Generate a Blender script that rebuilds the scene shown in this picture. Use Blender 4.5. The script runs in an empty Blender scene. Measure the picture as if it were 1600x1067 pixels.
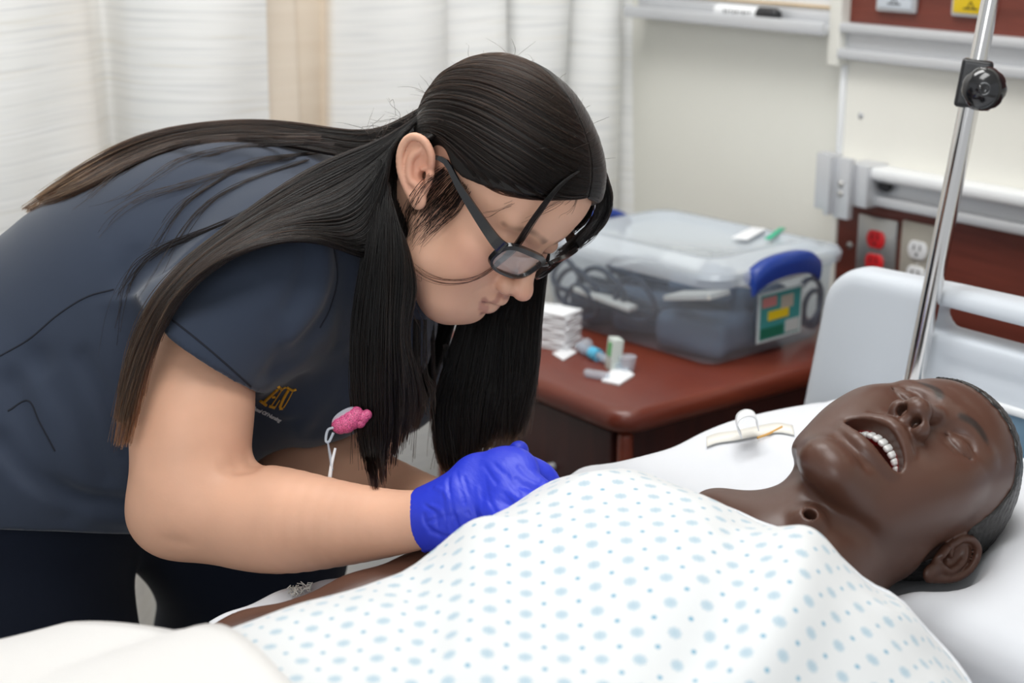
import bpy, bmesh, math, random
import numpy as np
from mathutils import Vector, Matrix
from mathutils.bvhtree import BVHTree

random.seed(7)
RNG = np.random.default_rng(7)
SC = bpy.context.scene
COL = SC.collection

# ------------------------------------------------------------------ camera
PITCH = math.radians(16.5)
AZ = math.radians(37.2)                      # camera heading against the room axes
CAMLOC = np.array([0.0, 0.0, 1.40])
FPX = 2400.0
RIGHT = np.array([math.cos(AZ), -math.sin(AZ), 0.0])
FWDH = np.array([math.sin(AZ), math.cos(AZ), 0.0])
UPV = FWDH * math.sin(PITCH) + np.array([0, 0, math.cos(PITCH)])
BACK = -(FWDH * math.cos(PITCH) - np.array([0, 0, math.sin(PITCH)]))
MC = np.stack([RIGHT, UPV, BACK], 1)          # camera axes to world axes
cam_d = bpy.data.cameras.new('camera')
cam = bpy.data.objects.new('camera', cam_d)
COL.objects.link(cam)
SC.camera = cam
m4 = Matrix([[*MC[0], CAMLOC[0]], [*MC[1], CAMLOC[1]], [*MC[2], CAMLOC[2]], [0, 0, 0, 1]])
cam.matrix_world = m4
cam_d.sensor_width = 36.0
cam_d.lens = 36.0 * FPX / 1600.0
cam_d.clip_start = 0.05
cam_d.dof.use_dof = True
cam_d.dof.focus_distance = 1.40
cam_d.dof.aperture_fstop = 4.8

# ------------------------------------------------------------------ light, world, exposure
SC.view_settings.view_transform = 'Standard'
SC.view_settings.look = 'None'
SC.view_settings.gamma = 1.0
SC.view_settings.exposure = 0.07
SC.view_settings.use_curve_mapping = False
try:
    SC.cycles.use_denoising = True
    SC.cycles.max_bounces = 8
    SC.cycles.transparent_max_bounces = 24
except Exception:
    pass
W = bpy.data.worlds.new('world')
SC.world = W
W.use_nodes = True
W.node_tree.nodes['Background'].inputs[0].default_value = (0.94, 0.97, 1.0, 1)
W.node_tree.nodes['Background'].inputs[1].default_value = 0.58


def area(name, loc, target, size, energy, color=(1, 1, 1), sy=None):
    ld = bpy.data.lights.new(name, 'AREA')
    ld.shape = 'RECTANGLE'
    ld.size = size
    ld.size_y = sy or size
    ld.energy = energy
    ld.color = color
    o = bpy.data.objects.new(name, ld)
    COL.objects.link(o)
    o.location = loc
    d = Vector(target) - Vector(loc)
    o.rotation_euler = d.to_track_quat('-Z', 'Y').to_euler()
    return o


area('ceiling_light_panel', (0.55, 0.55, 2.62), (0.55, 0.75, 0), 1.2, 15.5, (1.0, 1.0, 0.99), 0.6)
area('ceiling_light_panel', (1.0, 1.5, 2.62), (1.4, 2.0, 0.8), 1.0, 19, (1.0, 1.0, 0.99), 0.6)
area('soft_key_light', (-1.5, -0.7, 2.0), (0.7, 1.1, 0.95), 1.3, 17, (0.95, 0.98, 1.0), 1.1)  # unseen soft key light from camera left, no window modelled


# ------------------------------------------------------------------ helpers
def V(px, py, d):
    """point at distance d in front of the lens that lies on a pixel of the photograph (camera axes)"""
    return np.array([(px - 800.0) / FPX * d, -(py - 533.5) / FPX * d, -d])


def to_world(p):
    return np.asarray(p) @ MC.T + CAMLOC


def to_cam(p):
    return (np.asarray(p) - CAMLOC) @ MC


def PW(px, py, d):
    return to_world(V(px, py, d))


def on_plane(px, py, axis, val):
    """world point where the sight line meets a room plane"""
    r = MC @ V(px, py, 1.0)
    t = (val - CAMLOC[axis]) / r[axis]
    return CAMLOC + r * t


def lin(c):
    return tuple(((x / 12.92) if x <= 0.04045 else ((x + 0.055) / 1.055) ** 2.4) for x in c)


def hexc(h):
    return lin(tuple(int(h[i:i + 2], 16) / 255 for i in (0, 2, 4)))


MATS = {}


def mat(name, col, rough=0.5, metal=0.0, spec=0.5, sss=0.0, sss_col=None, coat=0.0, sheen=0.0,
        bump=None, attr=None, alpha=None, trans=0.0, emis=None, var=None, ior=None):
    """procedural principled material; bump=(scale,strength,detail,stretch xyz)"""
    if name in MATS:
        return MATS[name]
    m = bpy.data.materials.new(name)
    m.use_nodes = True
    nt = m.node_tree
    b = nt.nodes['Principled BSDF']
    b.inputs['Base Color'].default_value = (*col[:3], 1)
    b.inputs['Roughness'].default_value = rough
    b.inputs['Metallic'].default_value = metal
    b.inputs['Specular IOR Level'].default_value = spec
    if coat:
        b.inputs['Coat Weight'].default_value = coat
        b.inputs['Coat Roughness'].default_value = 0.15
    if sheen:
        b.inputs['Sheen Weight'].default_value = sheen
        b.inputs['Sheen Roughness'].default_value = 0.5
    if trans:
        b.inputs['Transmission Weight'].default_value = trans
    if ior:
        b.inputs['IOR'].default_value = ior
    if alpha is not None:
        b.inputs['Alpha'].default_value = alpha
    if sss:
        b.inputs['Subsurface Weight'].default_value = sss
        b.inputs['Subsurface Radius'].default_value = (1.0, 0.35, 0.2)
        b.inputs['Subsurface Scale'].default_value = 0.006
    if emis:
        b.inputs['Emission Color'].default_value = (*emis[:3], 1)
        b.inputs['Emission Strength'].default_value = emis[3]
    tc = None
    src = None
    if attr:
        a = nt.nodes.new('ShaderNodeAttribute')
        a.attribute_name = attr
        src = a.outputs['Color']
    if var:
        # var=(scale, amount, stretch) colour variation by noise
        tc = tc or nt.nodes.new('ShaderNodeTexCoord')
        mp = nt.nodes.new('ShaderNodeMapping')
        mp.inputs['Scale'].default_value = var[2] if len(var) > 2 else (1, 1, 1)
        nz = nt.nodes.new('ShaderNodeTexNoise')
        nz.inputs['Scale'].default_value = var[0]
        nz.inputs['Detail'].default_value = 5
        nt.links.new(tc.outputs['Object'], mp.inputs[0])
        nt.links.new(mp.outputs[0], nz.inputs['Vector'])
        mr = nt.nodes.new('ShaderNodeMapRange')
        mr.inputs['From Min'].default_value = 0.3
        mr.inputs['From Max'].default_value = 0.7
        mr.inputs['To Min'].default_value = 1 - var[1]
        mr.inputs['To Max'].default_value = 1 + var[1]
        nt.links.new(nz.outputs['Fac'], mr.inputs[0])
        vm = nt.nodes.new('ShaderNodeVectorMath')
        vm.operation = 'MULTIPLY'
        if src is not None:
            nt.links.new(src, vm.inputs[0])
        else:
            vm.inputs[0].default_value = col[:3]
        nt.links.new(mr.outputs[0], vm.inputs[1])
        src = vm.outputs[0]
    if src is not None:
        nt.links.new(src, b.inputs['Base Color'])
    if bump:
        tc = tc or nt.nodes.new('ShaderNodeTexCoord')
        mp = nt.nodes.new('ShaderNodeMapping')
        mp.inputs['Scale'].default_value = bump[3] if len(bump) > 3 else (1, 1, 1)
        nz = nt.nodes.new('ShaderNodeTexNoise')
        nz.inputs['Scale'].default_value = bump[0]
        nz.inputs['Detail'].default_value = bump[2] if len(bump) > 2 else 3
        bp = nt.nodes.new('ShaderNodeBump')
        bp.inputs['Strength'].default_value = bump[1]
        bp.inputs['Distance'].default_value = bump[4] if len(bump) > 4 else 0.002
        nt.links.new(tc.outputs['Object'], mp.inputs[0])
        nt.links.new(mp.outputs[0], nz.inputs['Vector'])
        nt.links.new(nz.outputs['Fac'], bp.inputs['Height'])
        nt.links.new(bp.outputs[0], b.inputs['Normal'])
    MATS[name] = m
    return m


def wood(name, c1, c2, scale=6, stretch=(1, 14, 14), rough=0.35):
    m = bpy.data.materials.new(name)
    m.use_nodes = True
    nt = m.node_tree
    b = nt.nodes['Principled BSDF']
    tc = nt.nodes.new('ShaderNodeTexCoord')
    mp = nt.nodes.new('ShaderNodeMapping')
    mp.inputs['Scale'].default_value = stretch
    nz = nt.nodes.new('ShaderNodeTexNoise')
    nz.inputs['Scale'].default_value = scale
    nz.inputs['Detail'].default_value = 6
    nz.inputs['Distortion'].default_value = 0.6
    cr = nt.nodes.new('ShaderNodeValToRGB')
    cr.color_ramp.elements[0].position = 0.35
    cr.color_ramp.elements[0].color = (*c1, 1)
    cr.color_ramp.elements[1].position = 0.7
    cr.color_ramp.elements[1].color = (*c2, 1)
    nt.links.new(tc.outputs['Object'], mp.inputs[0])
    nt.links.new(mp.outputs[0], nz.inputs['Vector'])
    nt.links.new(nz.outputs['Fac'], cr.inputs[0])
    nt.links.new(cr.outputs[0], b.inputs['Base Color'])
    b.inputs['Roughness'].default_value = rough
    MATS[name] = m
    return m


def tag(o, label=None, cat=None, group=None, kind=None):
    if label: o['label'] = label
    if cat: o['category'] = cat
    if group: o['group'] = group
    if kind: o['kind'] = kind
    return o


def empty(name, loc, label=None, cat=None, group=None):
    o = bpy.data.objects.new(name, None)
    o.empty_display_size = 0.05
    COL.objects.link(o)
    o.location = loc
    o.matrix_world = Matrix.Translation(Vector(loc))
    return tag(o, label, cat, group)


def wpos(o):
    if o is None:
        return np.zeros(3)
    return np.array(o.get('wp', (0, 0, 0)))


def finish(name, me, m, parent=None, smooth=True):
    """me holds WORLD coordinates; the object gets its parent's place as origin"""
    o = bpy.data.objects.new(name, me)
    COL.objects.link(o)
    if m is not None:
        me.materials.append(m)
    if smooth:
        me.polygons.foreach_set('use_smooth', [True] * len(me.polygons))
    n = len(me.vertices)
    co = np.empty(n * 3, 'f')
    me.vertices.foreach_get('co', co)
    co = co.reshape(-1, 3)
    if parent is not None:
        org = ORG[parent.name]
        o.parent = parent
        ORG[o.name] = org
    else:
        org = np.array([co[:, 0].mean(), co[:, 1].mean(), co[:, 2].min()])
        o.location = org
        ORG[o.name] = org
    me.vertices.foreach_set('co', (co - org).astype('f').ravel())
    me.update()
    return o


ORG = {}


def thing(name, loc, label, cat, group=None):
    o = empty(name, loc, label, cat, group)
    ORG[o.name] = np.array(loc, float)
    return o


def mesh_np(name, v, f, attr=None):
    me = bpy.data.meshes.new(name)
    v = np.asarray(v, 'f')
    me.vertices.add(len(v))
    me.vertices.foreach_set('co', v.ravel())
    f = np.asarray(f, np.int32)
    k = f.shape[1]
    me.loops.add(f.size)
    me.loops.foreach_set('vertex_index', f.ravel())
    me.polygons.add(len(f))
    me.polygons.foreach_set('loop_start', np.arange(0, f.size, k, dtype=np.int32))
    me.polygons.foreach_set('loop_total', np.full(len(f), k, np.int32))
    me.update(calc_edges=True)
    me.validate()
    if attr is not None:
        a = me.color_attributes.new('tint', 'FLOAT_COLOR', 'POINT')
        c = np.ones((len(v), 4), 'f')
        c[:, :3] = attr
        a.data.foreach_set('color', c.ravel())
    return me


class MB:
    """collects simple shapes (world coordinates) into one mesh"""

    def __init__(s):
        s.bm = bmesh.new()

    def box(s, lo, hi, bev=0.0, seg=2, rot=None, piv=None):
        lo = Vector(lo); hi = Vector(hi)
        r = bmesh.ops.create_cube(s.bm, size=1.0)
        vs = r['verts']
        c = (lo + hi) / 2
        sz = hi - lo
        for v in vs:
            v.co = Vector((v.co.x * sz.x, v.co.y * sz.y, v.co.z * sz.z)) + c
        if bev:
            es = list({e for v in vs for e in v.link_edges})
            rr = bmesh.ops.bevel(s.bm, geom=es, offset=bev, segments=seg, affect='EDGES', profile=0.5)
            vs = list(set(rr['verts']) | {v for v in vs if v.is_valid})
        if rot is not None:
            p = Vector(piv if piv is not None else c)
            for v in vs:
                v.co = rot @ (v.co - p) + p
        return s

    def tube(s, pts, r, n=12, caps=True, sq=None):
        pts = [Vector(p) for p in pts]
        rs = r if isinstance(r, (list, tuple)) else [r] * len(pts)
        rings = []
        up = None
        for i, p in enumerate(pts):
            t = (pts[min(i + 1, len(pts) - 1)] - pts[max(i - 1, 0)]).normalized()
            if up is None:
                up = t.orthogonal().normalized()
            up = (up - t * up.dot(t)).normalized()
            w = t.cross(up)
            ring = []
            for k in range(n):
                a = 2 * math.pi * k / n
                ring.append(s.bm.verts.new(p + (up * math.cos(a) + w * math.sin(a) * (sq or 1)) * rs[i]))
            rings.append(ring)
        for a, b in zip(rings, rings[1:]):
            for k in range(n):
                s.bm.faces.new((a[k], a[(k + 1) % n], b[(k + 1) % n], b[k]))
        if caps:
            s.bm.faces.new(rings[0][::-1])
            s.bm.faces.new(rings[-1])
        return s

    def loft(s, rings, caps=True, close=True):
        R = [[s.bm.verts.new(p) for p in r] for r in rings]
        n = len(R[0])
        for a, b in zip(R, R[1:]):
            for k in range(n if close else n - 1):
                s.bm.faces.new((a[k], a[(k + 1) % n], b[(k + 1) % n], b[k]))
        if caps:
            s.bm.faces.new(R[0][::-1])
            s.bm.faces.new(R[-1])
        return s

    def ball(s, c, r, seg=16, rings=10):
        rr = bmesh.ops.create_uvsphere(s.bm, u_segments=seg, v_segments=rings, radius=1.0)
        r = (r, r, r) if not hasattr(r, '__len__') else r
        for v in rr['verts']:
            v.co = Vector((v.co.x * r[0], v.co.y * r[1], v.co.z * r[2])) + Vector(c)
        return s

    def poly(s, pts):
        s.bm.faces.new([s.bm.verts.new(p) for p in pts])
        return s

    def prism(s, pts, ext):
        a = [s.bm.verts.new(p) for p in pts]
        b = [s.bm.verts.new(Vector(p) + Vector(ext)) for p in pts]
        n = len(a)
        s.bm.faces.new(a[::-1])
        s.bm.faces.new(b)
        for k in range(n):
            s.bm.faces.new((a[k], a[(k + 1) % n], b[(k + 1) % n], b[k]))
        return s

    def build(s, name, m, parent=None, smooth=True, angle=40, rot=None):
        bmesh.ops.recalc_face_normals(s.bm, faces=s.bm.faces[:])
        me = bpy.data.meshes.new(name)
        if rot is not None:
            bmesh.ops.transform(s.bm, matrix=rot, verts=s.bm.verts[:])
        s.bm.to_mesh(me)
        s.bm.free()
        o = finish(name, me, m, parent, smooth)
        if smooth:
            try:
                me.set_sharp_from_angle(angle=math.radians(angle))
            except Exception:
                pass
        return o


def rrect(cx, cy, hx, hy, r, z, n=5):
    pts = []
    for (sx, sy, a0) in ((1, 1, 0), (-1, 1, 90), (-1, -1, 180), (1, -1, 270)):
        for k in range(n + 1):
            a = math.radians(a0 + 90 * k / n)
            pts.append(Vector((cx + sx * (hx - r) + r * math.cos(a), cy + sy * (hy - r) + r * math.sin(a), z)))
    return pts


# ------------------------------------------------------------------ sculpting by distance fields
class Sculpt:
    def __init__(s, lo, hi, h):
        s.lo = np.array(lo, float); s.h = h
        n = np.ceil((np.array(hi) - s.lo) / h).astype(int) + 1
        s.n = n
        s.D = np.full(tuple(n), 1e3, np.float32)
        s.ax = [(s.lo[i] + h * np.arange(n[i])).astype(np.float32) for i in range(3)]

    def blk(s, lo, hi):
        a = np.clip(np.floor((np.asarray(lo) - s.lo) / s.h).astype(int), 0, s.n - 1)
        b = np.clip(np.ceil((np.asarray(hi) - s.lo) / s.h).astype(int) + 1, 1, s.n)
        sl = tuple(slice(a[i], b[i]) for i in range(3))
        if any(b[i] <= a[i] for i in range(3)):
            return None, None
        P = (s.ax[0][sl[0]][:, None, None], s.ax[1][sl[1]][None, :, None], s.ax[2][sl[2]][None, None, :])
        return sl, P

    def apply(s, prim, k, mode):
        lo, hi, f = prim
        m = k + 3 * s.h
        sl, P = s.blk(lo - m, hi + m)
        if sl is None:
            return s
        d = f(*P)
        A = s.D[sl]
        if mode == 'sub':
            d = -d
            if k > 0:
                hh = np.maximum(k - np.abs(A - d), 0) / k
                s.D[sl] = np.maximum(A, d) + hh * hh * k * 0.25
            else:
                s.D[sl] = np.maximum(A, d)
        else:
            if k > 0:
                hh = np.maximum(k - np.abs(A - d), 0) / k
                s.D[sl] = np.minimum(A, d) - hh * hh * k * 0.25
            else:
                s.D[sl] = np.minimum(A, d)
        return s

    def add(s, prim, k=0.0):
        return s.apply(prim, k, 'add')

    def sub(s, prim, k=0.0):
        return s.apply(prim, k, 'sub')

    def add2(s, fn, k=0.0):
        s.add(fn(1), k)
        return s.add(fn(-1), k)

    def sub2(s, fn, k=0.0):
        s.sub(fn(1), k)
        return s.sub(fn(-1), k)

    def chain(s, pts, k=0.0, join=None, sub=False):
        """pts: (point, radius)"""
        for (a, ra), (b, rb) in zip(pts, pts[1:]):
            (s.sub if sub else s.add)(cap(a, b, ra, rb), k)
        return s

    def tube(s, pts, n=24, k=0.0):
        """one smooth limb through (point, radius), joined to the rest with blend k"""
        A = spline([(*p, r) for p, r in pts], n)
        lo = (A[:, :3] - A[:, 3:]).min(0); hi = (A[:, :3] + A[:, 3:]).max(0)
        cs = [cap(a[:3], b[:3], a[3], b[3])[2] for a, b in zip(A, A[1:])]

        def f(x, y, z):
            d = cs[0](x, y, z)
            for c in cs[1:]:
                d = np.minimum(d, c(x, y, z))
            return d
        return s.add((lo, hi, f), k)

    def blur(s, n=3, clip=12.0):
        D = np.clip(s.D, -clip, clip)
        for _ in range(n):
            for ax in range(3):
                E = D.copy()
                a = [slice(None)] * 3; b = [slice(None)] * 3; c = [slice(None)] * 3
                a[ax] = slice(0, -2); b[ax] = slice(1, -1); c[ax] = slice(2, None)
                E[tuple(b)] = .25 * D[tuple(a)] + .5 * D[tuple(b)] + .25 * D[tuple(c)]
                D = E
        s.D = D.astype(np.float32)
        return s

    def at(s, p):
        i = np.clip(np.round((np.asarray(p) - s.lo) / s.h).astype(int), 1, s.n - 2)
        i = tuple(i)
        g = np.array([s.D[i[0] + 1, i[1], i[2]] - s.D[i[0] - 1, i[1], i[2]], s.D[i[0], i[1] + 1, i[2]] - s.D[i[0], i[1] - 1, i[2]],
                      s.D[i[0], i[1], i[2] + 1] - s.D[i[0], i[1], i[2] - 1]], float)
        return float(s.D[i]), g / (np.linalg.norm(g) + 1e-9)

    def snap(s, pts):
        """bring points onto the surface"""
        out = []
        for p in pts:
            p = np.array(p, float)
            for _ in range(25):
                d, g = s.at(p)
                p = p - g * d * .5
            out.append(p)
        return np.array(out)

    def crease(s, pts, w, depth):
        """push the surface in (depth>0) or out along a polyline, gaussian of width w"""
        pts = [np.asarray(p, float) for p in pts]
        P0 = np.array(pts)
        m = 2.6 * w
        sl, P = s.blk(P0.min(0) - m, P0.max(0) + m)
        if sl is None:
            return s
        best = None
        for i, (a, b) in enumerate(zip(pts, pts[1:])):
            d = cap(a, b, 0, 0)[2](*P)
            best = d if best is None else np.minimum(best, d)
        s.D[sl] += depth * np.exp(-(best / w) ** 2)
        return s

    def noise(s, amp, freq, seed=0, stretch=None, lo=None, hi=None):
        """low frequency wobble of the surface; stretch = 3x3 matrix"""
        r = np.random.default_rng(seed)
        sl, P = s.blk(s.lo if lo is None else lo, (s.lo + s.n * s.h) if hi is None else hi)
        tot = 0
        for i in range(7):
            k = r.normal(size=3); k /= np.linalg.norm(k)
            k = k * freq * r.uniform(0.6, 1.5)
            if stretch is not None:
                k = np.asarray(stretch) @ k
            ph = r.uniform(0, 6.28)
            tot = tot + np.sin(P[0] * k[0] + P[1] * k[1] + P[2] * k[2] + ph)
        s.D[sl] += (amp / 2.6 * tot).astype(np.float32)
        return s

    def cut(s, p, n, k=0.0):
        """keep the side the normal points away from"""
        n = np.asarray(n, float); n = n / np.linalg.norm(n)
        d = ((s.ax[0][:, None, None] - p[0]) * n[0] + (s.ax[1][None, :, None] - p[1]) * n[1]
             + (s.ax[2][None, None, :] - p[2]) * n[2])
        if k > 0:
            hh = np.maximum(k - np.abs(s.D - d), 0) / k
            s.D = (np.maximum(s.D, d) + hh * hh * k * 0.25).astype(np.float32)
        else:
            s.D = np.maximum(s.D, d).astype(np.float32)
        return s

    def mesh(s):
        D = s.D
        ins = D < 0
        nx, ny, nz = D.shape
        cnt = np.zeros((nx - 1, ny - 1, nz - 1), np.uint8)
        for a in (0, 1):
            for b in (0, 1):
                for c in (0, 1):
                    cnt += ins[a:nx - 1 + a, b:ny - 1 + b, c:nz - 1 + c]
        idx = np.argwhere((cnt > 0) & (cnt < 8))
        idg = np.full(cnt.shape, -1, np.int32)
        idg[idx[:, 0], idx[:, 1], idx[:, 2]] = np.arange(len(idx))
        pos = np.zeros((len(idx), 3)); c_ = np.zeros(len(idx))
        cor = [(a, b, c) for a in (0, 1) for b in (0, 1) for c in (0, 1)]
        val = {c: D[idx[:, 0] + c[0], idx[:, 1] + c[1], idx[:, 2] + c[2]].astype(float) for c in cor}
        for a in cor:
            for ax in range(3):
                if a[ax] == 0:
                    b = tuple(1 if i == ax else a[i] for i in range(3))
                    da, db = val[a], val[b]
                    mk = (da < 0) != (db < 0)
                    t = np.where(mk, da / np.where(mk, da - db, 1), 0)
                    q = np.array(a, float)[None] + t[:, None] * np.eye(3)[ax][None]
                    pos += q * mk[:, None]
                    c_ += mk
        v = s.lo + s.h * (idx + pos / c_[:, None])
        F = []
        for ax in range(3):
            b, c = (ax + 1) % 3, (ax + 2) % 3
            s1 = [slice(None)] * 3; s2 = [slice(None)] * 3
            s1[ax] = slice(0, -1); s2[ax] = slice(1, None)
            e = ins[tuple(s1)] != ins[tuple(s2)]
            ij = np.argwhere(e)
            ok = (ij[:, b] >= 1) & (ij[:, c] >= 1) & (ij[:, b] < D.shape[b] - 1) & (ij[:, c] < D.shape[c] - 1)
            ij = ij[ok]

            def g(ob, oc):
                q = ij.copy(); q[:, b] += ob; q[:, c] += oc
                return idg[q[:, 0], q[:, 1], q[:, 2]]
            quad = np.stack([g(-1, -1), g(0, -1), g(0, 0), g(-1, 0)], 1)
            inn = ins[ij[:, 0], ij[:, 1], ij[:, 2]]
            quad[~inn] = quad[~inn][:, ::-1]
            F.append(quad)
        F = np.concatenate(F)
        F = F[(F >= 0).all(1)]
        return v, F


def cap(a, b, ra, rb):
    a = np.asarray(a, float); b = np.asarray(b, float)
    ab = b - a
    L = float(ab @ ab) + 1e-12
    R = max(ra, rb)

    def f(x, y, z):
        t = np.clip(((x - a[0]) * ab[0] + (y - a[1]) * ab[1] + (z - a[2]) * ab[2]) / L, 0, 1)
        d = np.sqrt((x - a[0] - t * ab[0]) ** 2 + (y - a[1] - t * ab[1]) ** 2 + (z - a[2] - t * ab[2]) ** 2)
        return d - (ra + (rb - ra) * t)
    return np.minimum(a, b) - R, np.maximum(a, b) + R, f


def fcap(a, b, ra, rb, n, s):
    """capsule squashed by factor s along direction n"""
    a = np.asarray(a, float); b = np.asarray(b, float); n = np.asarray(n, float); n = n / np.linalg.norm(n)
    ab = b - a
    R = max(ra, rb)
    q = 1 / s - 1
    ab2 = ab + n * (ab @ n) * q
    L = float(ab2 @ ab2) + 1e-12

    def f(x, y, z):
        x = x - a[0]; y = y - a[1]; z = z - a[2]
        m = (x * n[0] + y * n[1] + z * n[2]) * q
        x = x + n[0] * m; y = y + n[1] * m; z = z + n[2] * m
        t = np.clip((x * ab2[0] + y * ab2[1] + z * ab2[2]) / L, 0, 1)
        dx = x - t * ab2[0]; dy = y - t * ab2[1]; dz = z - t * ab2[2]
        d = np.sqrt(dx * dx + dy * dy + dz * dz)
        return (d - (ra + (rb - ra) * t)) * max(s, 0.45)
    return np.minimum(a, b) - R, np.maximum(a, b) + R, f


def ell(c, r, R=None):
    c = np.asarray(c, float)
    r = np.array([r] * 3 if not hasattr(r, '__len__') else r, float)
    M = np.eye(3) if R is None else np.asarray(R, float)       # columns = axes
    e = np.sqrt((M ** 2) @ (r ** 2))

    def f(x, y, z):
        x = x - c[0]; y = y - c[1]; z = z - c[2]
        q = [(x * M[0, i] + y * M[1, i] + z * M[2, i]) / r[i] for i in range(3)]
        k0 = np.sqrt(q[0] ** 2 + q[1] ** 2 + q[2] ** 2)
        k1 = np.sqrt((q[0] / r[0]) ** 2 + (q[1] / r[1]) ** 2 + (q[2] / r[2]) ** 2) + 1e-9
        return k0 * (k0 - 1) / k1
    return c - e, c + e, f


def rotm(rx=0, ry=0, rz=0):
    return np.array(Matrix.Rotation(math.radians(rz), 3, 'Z') @ Matrix.Rotation(math.radians(ry), 3, 'Y')
                    @ Matrix.Rotation(math.radians(rx), 3, 'X'))


def rbox(c, half, r, R=None):
    c = np.asarray(c, float); half = np.asarray(half, float)
    M = np.eye(3) if R is None else np.asarray(R, float)
    e = np.abs(M) @ half

    def f(x, y, z):
        x = x - c[0]; y = y - c[1]; z = z - c[2]
        q = [np.abs(x * M[0, i] + y * M[1, i] + z * M[2, i]) - (half[i] - r) for i in range(3)]
        o = np.sqrt(sum(np.maximum(t, 0) ** 2 for t in q))
        return o + np.minimum(np.maximum(q[0], np.maximum(q[1], q[2])), 0) - r
    return c - e, c + e, f


def spline(pts, n):
    """Catmull-Rom through points (any dimension), n samples"""
    P = np.array(pts, float)
    P = np.vstack([2 * P[0] - P[1], P, 2 * P[-1] - P[-2]])
    m = len(P) - 3
    t = np.linspace(0, m - 1e-9, n)
    i = t.astype(int); u = (t - i)[:, None]
    a, b, c, d = P[i], P[i + 1], P[i + 2], P[i + 3]
    return 0.5 * (2 * b + (c - a) * u + (2 * a - 5 * b + 4 * c - d) * u ** 2 + (3 * b - a - 3 * c + d) * u ** 3)
# ------------------------------------------------------------------ materials
M_wall = mat('wall_paint', (0.80, 0.79, 0.72), 0.6, bump=(60, 0.05))
M_ceil = mat('ceiling_tile', (0.8, 0.8, 0.78), 0.8, bump=(80, 0.3))
M_floor = mat('floor_vinyl', (0.42, 0.40, 0.37), 0.35, var=(3, 0.06))
M_alu = mat('satin_aluminium', (0.60, 0.61, 0.63), 0.38, metal=0.35, bump=(40, 0.05, 2, (1, 1, 8)))
M_alud = mat('aluminium_channel', (0.42, 0.43, 0.45), 0.4, metal=0.4)
M_steel = mat('brushed_steel', (0.50, 0.49, 0.47), 0.33, metal=0.85, bump=(90, 0.08, 2, (1, 1, 6)))
M_chrome = mat('polished_steel', (0.72, 0.71, 0.70), 0.13, metal=1.0)
M_white = mat('white_plastic', (0.80, 0.81, 0.82), 0.35)
M_offw = mat('cream_laminate', (0.80, 0.785, 0.72), 0.45)
M_bedpl = mat('grey_white_plastic', (0.60, 0.64, 0.69), 0.38, bump=(150, 0.03))
M_bedbl = mat('blue_plastic', (0.14, 0.24, 0.33), 0.4)
M_red = mat('red_plastic', (0.65, 0.02, 0.025), 0.35)
M_black = mat('black_plastic', (0.012, 0.012, 0.014), 0.3, bump=(30, 0.05))
M_dark = mat('dark_hole', (0.008, 0.006, 0.006), 0.7)
M_blue = mat('blue_handle_plastic', (0.012, 0.045, 0.28), 0.35)
M_wood = wood('cherry_laminate', (0.085, 0.016, 0.009), (0.145, 0.030, 0.016), 5, (1, 1, 14), 0.4)
M_wood2 = wood('cherry_laminate_wall', (0.12, 0.024, 0.014), (0.17, 0.036, 0.022), 5, (1, 1, 14), 0.45)
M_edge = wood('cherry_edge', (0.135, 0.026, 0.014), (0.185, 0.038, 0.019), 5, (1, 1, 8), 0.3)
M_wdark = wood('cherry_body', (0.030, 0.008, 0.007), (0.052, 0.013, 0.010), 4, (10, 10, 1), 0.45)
M_sheet = mat('white_sheet', (0.72, 0.74, 0.78), 0.9, sheen=0.2, bump=(900, 0.12, 2, (1, 1, 1), 0.0006))
M_blanket = mat('white_flannel', (0.74, 0.725, 0.71), 0.95, sheen=0.4, bump=(350, 0.3, 3, (1, 1, 1), 0.001))
M_paper = mat('white_paper', (0.85, 0.86, 0.88), 0.7)
M_cream = mat('cream_paper', (0.80, 0.78, 0.72), 0.7)


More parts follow.
